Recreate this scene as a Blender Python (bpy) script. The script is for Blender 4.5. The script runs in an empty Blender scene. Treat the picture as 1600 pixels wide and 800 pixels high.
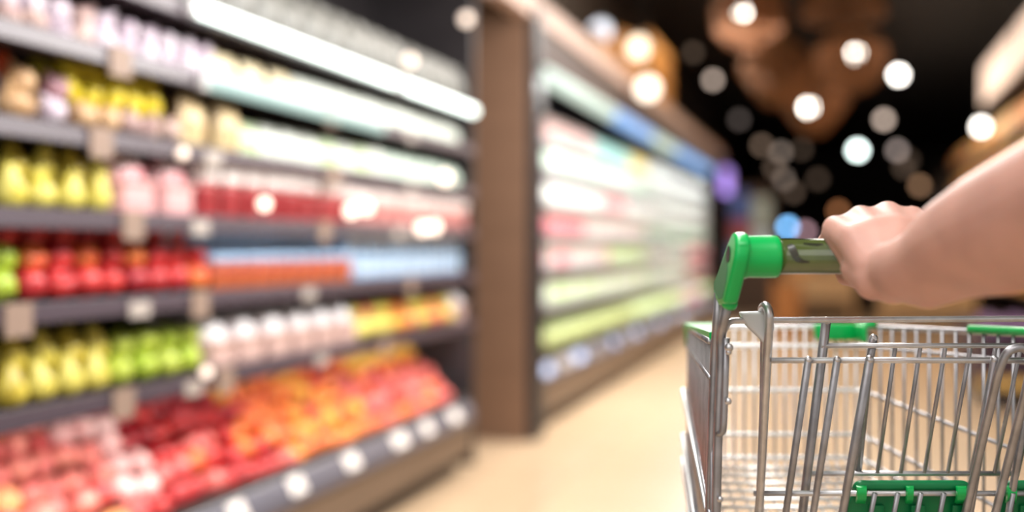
import bpy, bmesh, math, random
from mathutils import Vector, Matrix
random.seed(7)
PI = math.pi
scene = bpy.context.scene
COL = scene.collection

# ------------------------------------------------------------------ camera frame (1600 x 800 picture)
H = 1.08                      # eye height
FPX = 1600.0
TH = math.atan(510.0 / 1600.0)     # the camera is turned a little to the left of the aisle
CS, SN = math.cos(TH), math.sin(TH)

def CW(X, Y, Z):
    """camera right / up / depth -> world (x across the aisle, y along it, z up)"""
    return Vector((CS * X - SN * Z, SN * X + CS * Z, H + Y))

def W(px, py, Z):
    return CW((px - 800) / FPX * Z, (386 - py) / FPX * Z, Z)

def depth_at(px, u):
    return u / ((px - 800) / FPX * CS - SN)

def v_at(px, u):
    Z = depth_at(px, u)
    return Z * ((px - 800) / FPX * SN + CS)

# ------------------------------------------------------------------ materials
def mat(name, col, rough=0.5, metal=0.0, emit=None, es=0.0, var=0.0, vscale=8.0, col2=None, sss=0.0,
        trans=0.0, coat=0.0, bump=0.0, bscale=200.0):
    m = bpy.data.materials.new(name)
    m.use_nodes = True
    nt = m.node_tree
    b = nt.nodes['Principled BSDF']
    b.inputs['Base Color'].default_value = (*col, 1)
    b.inputs['Roughness'].default_value = rough
    b.inputs['Metallic'].default_value = metal
    if emit:
        b.inputs['Emission Color'].default_value = (*emit, 1)
        b.inputs['Emission Strength'].default_value = es
    if sss:
        b.inputs['Subsurface Weight'].default_value = sss
        b.inputs['Subsurface Radius'].default_value = (1.0, 0.35, 0.2)
        b.inputs['Subsurface Scale'].default_value = 0.01
    if trans:
        b.inputs['Transmission Weight'].default_value = trans
    if coat:
        b.inputs['Coat Weight'].default_value = coat
        b.inputs['Coat Roughness'].default_value = 0.08
    if col2 or var:
        tc = nt.nodes.new('ShaderNodeTexCoord')
        nz = nt.nodes.new('ShaderNodeTexNoise')
        nz.inputs['Scale'].default_value = vscale
        nz.inputs['Detail'].default_value = 3
        rp = nt.nodes.new('ShaderNodeValToRGB')
        c2 = col2 if col2 else tuple(c * (1 - var) for c in col)
        rp.color_ramp.elements[0].color = (*c2, 1)
        rp.color_ramp.elements[1].color = (*col, 1)
        rp.color_ramp.elements[0].position = 0.38
        rp.color_ramp.elements[1].position = 0.62
        nt.links.new(tc.outputs['Object'], nz.inputs['Vector'])
        nt.links.new(nz.outputs['Fac'], rp.inputs['Fac'])
        nt.links.new(rp.outputs['Color'], b.inputs['Base Color'])
    if bump:
        tc = nt.nodes.new('ShaderNodeTexCoord')
        nz = nt.nodes.new('ShaderNodeTexNoise')
        nz.inputs['Scale'].default_value = bscale
        bp = nt.nodes.new('ShaderNodeBump')
        bp.inputs['Strength'].default_value = bump
        bp.inputs['Distance'].default_value = 0.002
        nt.links.new(tc.outputs['Object'], nz.inputs['Vector'])
        nt.links.new(nz.outputs['Fac'], bp.inputs['Height'])
        nt.links.new(bp.outputs['Normal'], b.inputs['Normal'])
    return m

def floor_material():
    m = mat('floor_tile', (0.60, 0.45, 0.31), 0.22)
    nt = m.node_tree
    b = nt.nodes['Principled BSDF']
    tc = nt.nodes.new('ShaderNodeTexCoord')
    br = nt.nodes.new('ShaderNodeTexBrick')
    br.offset = 0.0
    br.inputs['Color1'].default_value = (0.64, 0.465, 0.305, 1)
    br.inputs['Color2'].default_value = (0.59, 0.425, 0.275, 1)
    br.inputs['Mortar'].default_value = (0.42, 0.30, 0.18, 1)
    br.inputs['Scale'].default_value = 1.0
    br.inputs['Brick Width'].default_value = 0.6
    br.inputs['Row Height'].default_value = 0.6
    br.inputs['Mortar Size'].default_value = 0.004
    nt.links.new(tc.outputs['Object'], br.inputs['Vector'])
    nt.links.new(br.outputs['Color'], b.inputs['Base Color'])
    return m

def wood_material(name, a, c, scale=3.0, rough=0.5):
    m = mat(name, a, rough)
    nt = m.node_tree
    b = nt.nodes['Principled BSDF']
    tc = nt.nodes.new('ShaderNodeTexCoord')
    mp = nt.nodes.new('ShaderNodeMapping')
    mp.inputs['Scale'].default_value = (scale, scale, scale * 6)
    nz = nt.nodes.new('ShaderNodeTexNoise')
    nz.inputs['Scale'].default_value = 1.5
    nz.inputs['Detail'].default_value = 5
    rp = nt.nodes.new('ShaderNodeValToRGB')
    rp.color_ramp.elements[0].color = (*c, 1)
    rp.color_ramp.elements[1].color = (*a, 1)
    nt.links.new(tc.outputs['Object'], mp.inputs['Vector'])
    nt.links.new(mp.outputs['Vector'], nz.inputs['Vector'])
    nt.links.new(nz.outputs['Fac'], rp.inputs['Fac'])
    nt.links.new(rp.outputs['Color'], b.inputs['Base Color'])
    return m

M = {}
M['floor'] = floor_material()
M['ceiling'] = mat('dark_ceiling', (0.012, 0.008, 0.007), 0.8)
M['dark_wall'] = mat('dark_brown_wall', (0.035, 0.022, 0.016), 0.7, var=0.4, vscale=1.5)
M['case_dark'] = mat('dark_case_paint', (0.022, 0.018, 0.020), 0.45)
M['shelf'] = mat('plum_grey_shelf', (0.060, 0.045, 0.055), 0.4)
M['rail'] = mat('plum_grey_rail', (0.068, 0.050, 0.064), 0.35)
M['rail_pale'] = mat('pale_price_rail', (0.24, 0.22, 0.22), 0.35)
M['shelf_pale'] = mat('pale_grey_shelf', (0.22, 0.21, 0.21), 0.4)
M['kick'] = wood_material('brown_kick_panel', (0.18, 0.12, 0.08), (0.13, 0.085, 0.055), 2.0)
M['panel'] = wood_material('brown_wood_panel', (0.23, 0.128, 0.078), (0.17, 0.092, 0.055), 1.2)
M['bumper'] = mat('blue_grey_bumper', (0.105, 0.105, 0.14), 0.25)
M['tag'] = mat('paper_tag', (0.42, 0.37, 0.34), 0.6)
M['tag_white'] = mat('white_tag', (0.86, 0.80, 0.76), 0.5)
M['tan_tag'] = mat('tan_tag', (0.27, 0.19, 0.15), 0.6)
M['tube'] = mat('tube_light', (0.9, 1, 0.95), 0.4, emit=(0.86, 1.0, 0.94), es=3.6)
M['tube_dim'] = mat('tube_light_soft', (0.1, 0.12, 0.12), 0.4, emit=(0.66, 1.0, 0.92), es=0.72)
M['tube_green'] = mat('tube_light_greenish', (0.15, 0.18, 0.17), 0.4, emit=(0.80, 1.0, 0.87), es=0.78)
M['tube_blue'] = mat('tube_light_bluish', (0.06, 0.1, 0.2), 0.4, emit=(0.30, 0.56, 1.0), es=0.95)
M['purple'] = mat('violet_sign', (0.4, 0.25, 0.9), 0.4, emit=(0.50, 0.34, 1.0), es=0.9)
M['canopy'] = mat('pink_beige_fascia', (0.55, 0.39, 0.32), 0.5)
M['fascia'] = mat('brown_fascia', (0.05, 0.03, 0.024), 0.6)
M['crate'] = wood_material('orange_wood', (0.75, 0.36, 0.10), (0.50, 0.22, 0.06), 2.0)
M['crate_deep'] = wood_material('deep_orange_wood', (0.42, 0.16, 0.03), (0.30, 0.11, 0.02), 2.0)
M['chrome'] = mat('galvanised_steel', (0.72, 0.71, 0.72), 0.32, 0.85, var=0.18, vscale=60)
M['chrome_dark'] = mat('worn_steel', (0.48, 0.47, 0.49), 0.38, 0.82, var=0.25, vscale=40)
M['wire'] = mat('bright_zinc_wire', (0.86, 0.86, 0.86), 0.35, 0.75)
M['green'] = mat('glossy_green_plastic', (0.0, 0.44, 0.085), 0.33, coat=0.1)
M['green_dark'] = mat('green_seat_plastic', (0.0, 0.22, 0.065), 0.4)
M['olive'] = mat('olive_handle_film', (0.10, 0.13, 0.035), 0.12, coat=1.0, var=0.25, vscale=25)
M['olive_mark'] = mat('dark_print', (0.03, 0.032, 0.02), 0.2, coat=0.8)
M['white_plastic'] = mat('white_plastic', (0.72, 0.71, 0.72), 0.4)
M['black_plastic'] = mat('black_plastic', (0.01, 0.01, 0.01), 0.5)
M['rubber'] = mat('grey_rubber', (0.06, 0.06, 0.065), 0.7)
M['skin'] = mat('skin', (0.66, 0.36, 0.285), 0.5, sss=0.25, var=0.12, vscale=30, bump=0.12, bscale=350)

def obj_from(name, verts, faces, m, parent=None, smooth=True, mats=None, midx=None, origin=None):
    me = bpy.data.meshes.new(name)
    o = origin or Vector((0, 0, 0))
    me.from_pydata([tuple(Vector(v) - o) for v in verts], [], faces)
    for mm in (mats or [m]):
        me.materials.append(mm)
    if midx:
        me.polygons.foreach_set('material_index', midx)
    if smooth:
        me.polygons.foreach_set('use_smooth', [True] * len(me.polygons))
    me.update()
    ob = bpy.data.objects.new(name, me)
    COL.objects.link(ob)
    if parent:
        ob.parent = parent
    return ob

def tag(o, label=None, cat=None, group=None, kind=None):
    if label: o['label'] = label
    if cat: o['category'] = cat
    if group: o['group'] = group
    if kind: o['kind'] = kind
    return o

def empty(name, loc, label, cat, group=None):
    o = bpy.data.objects.new(name, None)
    o.empty_display_size = 0.1
    COL.objects.link(o)
    o.location = loc
    return tag(o, label, cat, group)

class MB:
    """collects geometry in world coordinates"""
    def __init__(s):
        s.v, s.f, s.mi = [], [], []
        s.cur = 0
    def add(s, verts, faces):
        b = len(s.v)
        s.v += [Vector(p) for p in verts]
        for f in faces:
            s.f.append([i + b for i in f])
            s.mi.append(s.cur)
    def tube(s, pts, r, n=8, caps=True):
        pts = [Vector(p) for p in pts]
        rs = r if isinstance(r, (list, tuple)) else [r] * len(pts)
        verts, faces = [], []
        t0 = (pts[1] - pts[0]).normalized()
        ref = Vector((0, 0, 1)) if abs(t0.z) < 0.9 else Vector((1, 0, 0))
        nrm = (ref - t0 * ref.dot(t0)).normalized()
        for i, p in enumerate(pts):
            if i == 0: t = (pts[1] - p)
            elif i == len(pts) - 1: t = (p - pts[i - 1])
            else: t = ((pts[i + 1] - p).normalized() + (p - pts[i - 1]).normalized())
            t.normalize()
            nrm = (nrm - t * nrm.dot(t)).normalized()
            bn = t.cross(nrm)
            for k in range(n):
                a = 2 * PI * k / n
                verts.append(p + (nrm * math.cos(a) + bn * math.sin(a)) * rs[i])
        for i in range(len(pts) - 1):
            for k in range(n):
                k2 = (k + 1) % n
                faces.append([i * n + k, i * n + k2, (i + 1) * n + k2, (i + 1) * n + k])
        if caps:
            faces.append(list(range(n))[::-1])
            faces.append([(len(pts) - 1) * n + k for k in range(n)])
        s.add(verts, faces)
        return s
    def box(s, lo, hi):
        x0, y0, z0 = lo; x1, y1, z1 = hi
        v = [(x0, y0, z0), (x1, y0, z0), (x1, y1, z0), (x0, y1, z0), (x0, y0, z1), (x1, y0, z1), (x1, y1, z1), (x0, y1, z1)]
        s.add(v, [[0, 3, 2, 1], [4, 5, 6, 7], [0, 1, 5, 4], [1, 2, 6, 5], [2, 3, 7, 6], [3, 0, 4, 7]])
        return s
    def hexa(s, bot, top):
        s.add(list(bot) + list(top), [[3, 2, 1, 0], [4, 5, 6, 7], [0, 1, 5, 4], [1, 2, 6, 5], [2, 3, 7, 6], [3, 0, 4, 7]])
        return s
    def bm(s, b):
        b.verts.index_update()
        s.add([v.co.copy() for v in b.verts], [[v.index for v in f.verts] for f in b.faces])
        b.free()
        return s
    def rprism(s, poly, off, bev=0.003, seg=3):
        """polygon extruded by off, all edges rounded"""
        b = bmesh.new()
        lo = [b.verts.new(Vector(p)) for p in poly]
        hi = [b.verts.new(Vector(p) + off) for p in poly]
        n = len(poly)
        b.faces.new(lo[::-1]); b.faces.new(hi)
        for i in range(n):
            b.faces.new([lo[i], lo[(i + 1) % n], hi[(i + 1) % n], hi[i]])
        bmesh.ops.recalc_face_normals(b, faces=b.faces[:])
        if bev:
            bmesh.ops.bevel(b, geom=b.edges[:], offset=bev, segments=seg, profile=0.5, affect='EDGES', clamp_overlap=True)
        return s.bm(b)
    def rbox(s, lo, hi, bev=0.004, seg=3):
        x0, y0, z0 = lo; x1, y1, z1 = hi
        return s.rprism([(x0, y0, z0), (x1, y0, z0), (x1, y1, z0), (x0, y1, z0)], Vector((0, 0, z1 - z0)), bev, seg)
    def sphere(s, c, r, n=12, m=8, sc=(1, 1, 1)):
        c = Vector(c)
        verts, faces = [], []
        for j in range(m + 1):
            a = PI * j / m
            for k in range(n):
                b = 2 * PI * k / n
                verts.append(c + Vector((r * sc[0] * math.sin(a) * math.cos(b), r * sc[1] * math.sin(a) * math.sin(b), r * sc[2] * math.cos(a))))
        for j in range(m):
            for k in range(n):
                k2 = (k + 1) % n
                faces.append([j * n + k, (j + 1) * n + k, (j + 1) * n + k2, j * n + k2])
        s.add(verts, faces)
        return s
    def lathe(s, prof, c=(0, 0, 0), n=14, axis=None):
        c = Vector(c)
        verts, faces = [], []
        q = Vector((0, 0, 1)).rotation_difference(Vector(axis).normalized()) if axis is not None else None
        for (r, z) in prof:
            for k in range(n):
                b = 2 * PI * k / n
                p = Vector((r * math.cos(b), r * math.sin(b), z))
                if q: p = q @ p
                verts.append(c + p)
        for j in range(len(prof) - 1):
            for k in range(n):
                k2 = (k + 1) % n
                faces.append([j * n + k, j * n + k2, (j + 1) * n + k2, (j + 1) * n + k])
        s.add(verts, faces)
        return s
    def build(s, name, m, parent=None, smooth=True, mats=None):
        org = Vector((0, 0, 0))
        p = parent
        while p:
            org += p.location
            p = p.parent
        return obj_from(name, s.v, s.f, m, parent, smooth, mats, s.mi if mats else None, org)

def fillet(pts, r, n=5):
    pts = [Vector(p) for p in pts]
    out = [pts[0]]
    for i in range(1, len(pts) - 1):
        a, b, c = pts[i - 1], pts[i], pts[i + 1]
        d1, d2 = (a - b), (c - b)
        q = min(r, d1.length * 0.45, d2.length * 0.45)
        p1, p2 = b + d1.normalized() * q, b + d2.normalized() * q
        for k in range(n + 1):
            t = k / n
            out.append((1 - t) ** 2 * p1 + 2 * t * (1 - t) * b + t * t * p2)
    out.append(pts[-1])
    return out

def auto_flat(o, ang=35):
    """shade smooth but keep hard edges"""
    o.data.set_sharp_from_angle(angle=math.radians(ang))
    return o

# ------------------------------------------------------------------ setting
U_BASE, U_BACK = -1.625, -2.28
V_END = 36.0
def struct(name, mb, m):
    o = mb.build(name, m, smooth=False)
    o['kind'] = 'structure'
    return o
struct('floor', MB().box((-2.6, -1.6, -0.05), (9, V_END, 0)), M['floor'])
struct('ceiling', MB().box((-2.6, 1.0, 4.2), (9, V_END, 4.3)), M['ceiling'])
struct('wall_left', MB().box((-2.7, -1.6, 0), (-2.6, V_END, 4.3)), M['dark_wall'])
struct('wall_back', MB().box((-2.6, V_END, 0), (9, V_END + 0.1, 4.3)), M['dark_wall'])
struct('wall_right', MB().box((9, 3.0, 0), (9.1, V_END, 4.3)), M['dark_wall'])

# ------------------------------------------------------------------ refrigerated display cases
ZS_R = [0.70, 0.944, 1.169, 1.378, 1.597, 1.79]      # shelf tops, low to high
US_R = -1.80
U_SH, U_BL = -1.72, -1.66                               # produce case: shelf fronts, bumper front
ZS = [H + (z - H) * 1.72 / 1.80 for z in ZS_R]
VL0, VL1 = 0.95, v_at(742, U_SH)
VLB = v_at(742, U_BL)
VR0, VR1 = 5.62, 15.4
WORDS = ['lowest shelf', 'second shelf', 'middle shelf', 'fourth shelf', 'fifth shelf', 'top shelf']

def make_case(name, label, v0, v1, vb, zs, z_top, ub, us, zb0, zb1, rail_m, shelf_m):
    root = empty(name, (ub - 0.3, (v0 + v1) / 2, 0), label, 'display case')
    MB().box((U_BACK - 0.04, v0, 0.1), (U_BACK, v1, z_top)).build('back_panel', M['case_dark'], root, False)
    MB().box((U_BACK, v0, 0.0), (ub - 0.10, vb, 0.10)).build('toe_kick', M['case_dark'], root, False)
    MB().box((U_BACK, v0, 0.10), (ub - 0.02, vb, zb0)).build('base_panel', M['kick'], root, False)
    bp = MB().rprism([(ub - 0.06, v0, zb0), (ub, v0, zb0 + .005), (ub - 0.005, v0, zb0 + .05), (ub - 0.035, v0, zb1), (ub - 0.06, v0, zb1)],
                     Vector((0, vb - v0, 0)), 0.006, 2).build('front_bumper', M['bumper'], root, False)
    MB().box((ub - 0.062, v0, zb1 - .02), (ub - 0.036, vb, zb1 + .022)).build('bin_lip', M['case_dark'], root, False)
    z0 = zb1 - .05
    MB().hexa([(ub - 0.05, v0, z0 - .015), (ub - 0.05, vb, z0 - .015), (U_BACK, v1, z0 + .125), (U_BACK, v0, z0 + .125)],
              [(ub - 0.05, v0, z0), (ub - 0.05, vb, z0), (U_BACK, v1, z0 + .14), (U_BACK, v0, z0 + .14)]).build('bin_floor', M['case_dark'], root, False)
    shelves = []
    for z in zs:
        sh = MB().box((U_BACK, v0, z - 0.022), (us - 0.005, v1, z)).build('shelf', M[shelf_m], root, False)
        MB().rprism([(us - 0.012, v0, z - 0.042), (us + 0.004, v0, z - 0.042), (us - 0.002, v0, z + 0.004), (us - 0.012, v0, z + 0.004)],
                    Vector((0, v1 - v0, 0)), 0.002, 2).build('price_rail', M[rail_m], sh, False)
        shelves.append(sh)
    for vv in (v0, v1):
        q = -1 if vv == v0 else 1
        MB().box((U_BACK - 0.04, min(vv, vv + q * 0.03), 0.0), (us - 0.01, max(vv, vv + q * 0.03), z_top)).build('side_panel', M['case_dark'], root, False)
    return root, shelves, bp

lc, lsh, lbp = make_case('produce_case', 'long dark open produce case full of fruit along the left of the aisle', VL0, VL1, VLB, ZS, 2.55, U_BL, U_SH, .243, .345, 'rail', 'shelf')
MB().rprism([(U_BACK, VL0, 2.40), (U_SH + 0.05, VL0, 2.40), (U_SH + 0.05, VL0, 2.55), (U_BACK, VL0, 2.55)], Vector((0, VL1 - VL0, 0)), 0.01, 2).build('canopy', M['fascia'], lc, False)
rc, rsh, rbp = make_case('chilled_case', 'long brightly lit chilled case beyond the brown wood end panel', VR0, VR1, VR1, ZS_R, 2.3, U_BASE, US_R, .285, .40, 'rail_pale', 'shelf_pale')

def light_tube(px0, px1, z, u, m, root, r=0.016):
    v0, v1 = v_at(px0, u), v_at(px1, u)
    t = MB().tube([(u, v0 + 0.02, z), (u, v1 - 0.02, z)], r, 10).build('light_tube', m, root)
    for vv in (v0, v1 - 0.025):
        MB().box((u - 0.02, vv, z - 0.02), (u + 0.005, vv + 0.025, z + 0.025)).build('end_cap', M['white_plastic'], t, False)
    MB().box((u - 0.03, v0, z + r), (u - 0.012, v1, z + 0.03)).build('reflector', M['white_plastic'], t, False)
# two bright tubes beneath the upper shelf, one softer tube lower
light_tube(300, 622, ZS[5] - 0.015, U_SH + 0.022, M['tube'], lc, 0.021)
light_tube(629, 742, ZS[5] - 0.015, U_SH + 0.022, M['tube'], lc, 0.021)
light_tube(318, 600, ZS[4] - 0.028, U_SH + 0.018, M['tube_dim'], lc, 0.02)
# right case: brown end panel, black post, canopy, tubes
MB().box((-2.30, 5.44, 0), (U_BASE - 0.03, 5.585, 2.75)).build('wood_end_panel', M['panel'], rc, False)
MB().box((U_BASE - 0.035, 5.47, 0), (U_BASE + 0.025, 5.62, 2.42)).build('corner_post', M['case_dark'], rc, False)
MB().lathe([(0, 0), (0.045, 0), (0.05, -0.006), (0.045, -0.012), (0, -0.014)], W(795, 170, 5.795), 16, (0, 1, 0)).build('round_disc', mat('reddish_disc', (0.75, 0.32, 0.25), 0.4), rc)  # flat reddish disc on the end panel
MB().box((U_BACK, VR0, 2.30), (US_R + 0.08, VR1, 2.40)).build('canopy', M['fascia'], rc, False)
MB().box((US_R + 0.05, VR0, 2.14), (U_BASE - 0.01, VR1, 2.36)).build('fascia', M['fascia'], rc, False)
MB().rprism([(U_BASE - 0.10, 4.9, 2.36), (U_BASE + 0.01, 4.9, 2.36), (U_BASE + 0.01, 4.9, 2.50), (U_BASE - 0.10, 4.9, 2.50)], Vector((0, VR1 - 4.9, 0)), 0.01, 2).build('canopy_rail', M['canopy'], rc, False)
UT = -1.64
for a, b, m in ((846, 955, 'tube_green'), (957, 1014, 'tube_blue'), (1016, 1052, 'tube_green'), (1053, 1108, 'tube_blue')):
    light_tube(a, b, 2.09, UT, M[m], rc, 0.055 if m == 'tube_blue' else 0.05)
MB().rprism([(-1.62, 14.95, 1.85), (-1.50, 14.95, 1.85), (-1.50, 14.95, 2.22), (-1.62, 14.95, 2.22)], Vector((0, 0.45, 0)), 0.03, 3).build('violet_sign_box', M['purple'], rc)

# price tags on the rails (parts of the shelves)
def tags(shelf, z, u, v0, v1, step, w, h, m, rnd=0.5, dz=-0.01):
    v = v0 + step * random.uniform(0.2, 0.6)
    while v < v1 - w:
        MB().box((u, v, z - h + dz), (u + 0.004, v + w, z + dz)).build('price_tag', m, shelf, False)
        v += step * random.uniform(1 - rnd, 1 + rnd)
for sh, z, lst in ((lsh[4], ZS[4], (185, 330, 515, 640)), (lsh[3], ZS[3], (155, 330, 520, 640)), (lsh[2], ZS[2], (205, 310, 505, 620)),
                   (lsh[1], ZS[1], (25, 215, 310, 480, 640)), (lsh[0], ZS[0], (190, 300, 350, 500, 600))):
    for i, px in enumerate(lst):
        v = v_at(px, U_SH)
        tan = i % 2 == 0
        h = 0.075 if tan else 0.04
        MB().box((U_SH + 0.005, v - 0.04, z - 0.03 - h * 0.5), (U_SH + 0.009, v + 0.04, z - 0.03 + h * 0.5)).build('price_tag', M['tan_tag' if tan else 'tag'], sh, False)
def bump_tag(parent, ub, zb0, zb1, v, w, m):
    lo, hi = zb0 + .04, zb1 - .012
    MB().hexa([(ub + .002, v - w / 2, lo), (ub + .002, v + w / 2, lo), (ub - .003, v + w / 2, lo), (ub - .003, v - w / 2, lo)],
              [(ub - .026, v - w / 2, hi), (ub - .026, v + w / 2, hi), (ub - .034, v + w / 2, hi), (ub - .034, v - w / 2, hi)]).build('price_tag', m, parent, False)
for px, w in ((120, .07), (260, .07), (378, .08), (470, .09), (555, .10), (630, .13), (672, .10), (715, .12)):
    bump_tag(lbp, U_BL, .243, .345, v_at(px, U_BL), w, M['tag_white'])
bt = (mat('pale_blue_tag', (0.55, 0.66, 0.95), 0.5), M['tag'])
v = VR0 + 0.2
k = 0
while v < 14.8:
    w = random.uniform(0.15, 0.35)
    bump_tag(rbp, U_BASE, .285, .40, v, w, bt[k % 2])
    v += random.uniform(0.35, 0.8); k += 1

M['clip'] = mat('peach_clip_light', (1, .8, .65), .4, emit=(1.0, 0.80, 0.66), es=3.2)  # glow for made-up balls that stand in for shiny spots on the packs
M['glint_dim'] = mat('dim_glint', (1, .8, .65), .4, emit=(1.0, 0.84, 0.74), es=1.2)
for px, py, m, sh in ((413, 319, 'clip', 2), (548, 330, 'clip', 2), (572, 325, 'clip', 2), (660, 357, 'clip', 2), (678, 355, 'clip', 2), (322, 582, 'glint_dim', 0), (695, 278, 'clip', 3), (640, 95, 'glint_dim', 5), (728, 30, 'glint_dim', 5), (285, 240, 'glint_dim', 3)):  # 'clip' is the brighter glow of the made-up glint balls, no real clip
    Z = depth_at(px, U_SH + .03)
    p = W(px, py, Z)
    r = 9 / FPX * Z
    o = MB().sphere(p, r, 14, 8).build('clip_light', M[m], lsh[sh])  # added glowing ball in place of a reflection, not a lamp
    MB().tube([p + Vector((-r * .8, 0, 0)), p + Vector((-r - .02, 0, 0))], .004, 6).build('glint_stem', M['black_plastic'], o)  # stem made up to hold the ball on the rail

# ------------------------------------------------------------------ goods
APPLE = [(0.0, -0.026), (0.012, -0.031), (0.026, -0.029), (0.036, -0.012), (0.039, 0.006), (0.034, 0.024), (0.022, 0.033), (0.010, 0.031), (0.003, 0.024), (0.0022, 0.030), (0.0018, 0.040), (0, 0.040)]
PEAR = [(0.0, -0.040), (0.014, -0.044), (0.030, -0.036), (0.038, -0.018), (0.036, 0.002), (0.027, 0.022), (0.019, 0.040), (0.014, 0.052), (0.006, 0.056), (0.002, 0.055), (0.002, 0.070), (0, 0.070)]
LEMON = [(0.0, -0.046), (0.006, -0.042), (0.020, -0.032), (0.030, -0.012), (0.031, 0.008), (0.022, 0.029), (0.008, 0.040), (0.004, 0.046), (0, 0.047)]
ONION = [(0.0, -0.034), (0.010, -0.033), (0.028, -0.024), (0.038, -0.004), (0.034, 0.016), (0.018, 0.030), (0.006, 0.040), (0.004, 0.055), (0, 0.056)]
BULB = [(0.0, -0.026), (0.014, -0.028), (0.030, -0.018), (0.035, 0.0), (0.026, 0.018), (0.010, 0.032), (0.005, 0.048), (0, 0.050)]
MANGO = [(0.0, -0.055), (0.016, -0.050), (0.034, -0.028), (0.042, 0.0), (0.037, 0.026), (0.020, 0.048), (0.006, 0.055), (0, 0.056)]
JAR = [(0.0, 0.0), (0.036, 0.0), (0.040, 0.004), (0.040, 0.070), (0.034, 0.082), (0.034, 0.084), (0.038, 0.086), (0.038, 0.104), (0.034, 0.107), (0, 0.107)]
BOTTLE = [(0.0, 0.0), (0.034, 0.0), (0.037, 0.004), (0.037, 0.100), (0.030, 0.125), (0.015, 0.145), (0.014, 0.160), (0.017, 0.161), (0.017, 0.178), (0, 0.180)]

def fruit_mesh(name, prof, m):
    mb = MB().lathe(prof, n=14)
    o = mb.build(name, m)
    return o
def bagmesh(w, d, h, bulge=0.02):
    """pillow bag with crimped top"""
    mb = MB()
    nx, nz = 8, 8
    verts, faces = [], []
    for side in (1, -1):
        for j in range(nz + 1):
            for i in range(nx + 1):
                x = i / nx * 2 - 1; z = j / nz
                t = (1 - abs(x) ** 3) * (1 - z ** 5) * (0.55 + 0.45 * math.sin(PI * min(1, z * 0.9 + 0.15)))
                verts.append((side * d / 2 * t + 0.003 * math.sin(9 * x + 5 * z), x * w / 2 * (1 - 0.06 * math.sin(PI * z)), z * h))
    n1 = (nx + 1) * (nz + 1)
    for s in (0, 1):
        for j in range(nz):
            for i in range(nx):
                a = s * n1 + j * (nx + 1) + i
                q = [a, a + 1, a + nx + 2, a + nx + 1]
                faces.append(q if s == 0 else q[::-1])
    # close bottom
    for i in range(nx):
        faces.append([i, n1 + i, n1 + i + 1, i + 1])
    mb.add(verts, faces)
    return mb
def traymesh(w, d, h):
    """shallow tray with a domed wrap and goods showing"""
    mb = MB()
    mb.cur = 0
    mb.rprism([(-d / 2 + .008, -w / 2 + .008, 0), (d / 2 - .008, -w / 2 + .008, 0), (d / 2 - .008, w / 2 - .008, 0), (-d / 2 + .008, w / 2 - .008, 0)], Vector((0, 0, h * 0.55)), 0.006, 2)
    mb.box((-d / 2, -w / 2, h * 0.48), (d / 2, w / 2, h * 0.55))
    mb.cur = 1
    mb.sphere((0, 0, h * 0.52), 1, 14, 8, (d * 0.46, w * 0.46, h * 0.5))
    return mb
def punnet(w, d, h):
    """upright rounded pack with a broad lid"""
    mb = MB()
    mb.cur = 0
    mb.rprism([(-d / 2, -w / 2, 0), (d / 2, -w / 2, 0), (d / 2, w / 2, 0), (-d / 2, w / 2, 0)], Vector((0, 0, h * 0.6)), 0.014, 3)
    mb.cur = 1
    mb.rprism([(-d / 2 - .004, -w / 2 - .004, h * 0.6), (d / 2 + .004, -w / 2 - .004, h * 0.6), (d / 2 + .004, w / 2 + .004, h * 0.6), (-d / 2 - .004, w / 2 + .004, h * 0.6)], Vector((0, 0, h * 0.4)), 0.014, 3)
    return mb
def cartonmesh(w, d, h):
    mb = MB()
    mb.cur = 0
    mb.rbox((-d / 2, -w / 2, 0), (d / 2, w / 2, h * 0.78), 0.004, 2)
    mb.cur = 1
    mb.hexa([(-d / 2, -w / 2, h * .78), (d / 2, -w / 2, h * .78), (d / 2, w / 2, h * .78), (-d / 2, w / 2, h * .78)],
            [(-.004, -w / 2, h * .95), (.004, -w / 2, h * .95), (.004, w / 2, h * .95), (-.004, w / 2, h * .95)])
    mb.box((-.004, -w / 2, h * .95), (.004, w / 2, h))
    return mb
def jarmesh(prof=JAR):
    mb = MB()
    mb.cur = 0
    cut = len(prof) - 5
    mb.lathe(prof[:cut + 1], n=14)
    mb.cur = 1
    mb.lathe(prof[cut:], n=14)
    return mb

PROTO = {}
def proto(key, name, mb, mats):
    o = mb.build(name, mats[0], mats=mats if len(mats) > 1 else None)
    PROTO[key] = [o, False]

def put(key, loc, rot, label, cat, group, sc=1.0):
    o, used = PROTO[key]
    if used:
        o = o.copy()
        COL.objects.link(o)
    else:
        PROTO[key][1] = True
    o.location = loc
    o.rotation_euler = rot
    o.scale = (sc, sc, sc) if not isinstance(sc, tuple) else sc
    tag(o, label, cat, group)
    return o

def fm(name, c, c2=None, rough=0.35, vs=18):
    return mat(name, c, rough, col2=c2, vscale=vs)
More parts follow.
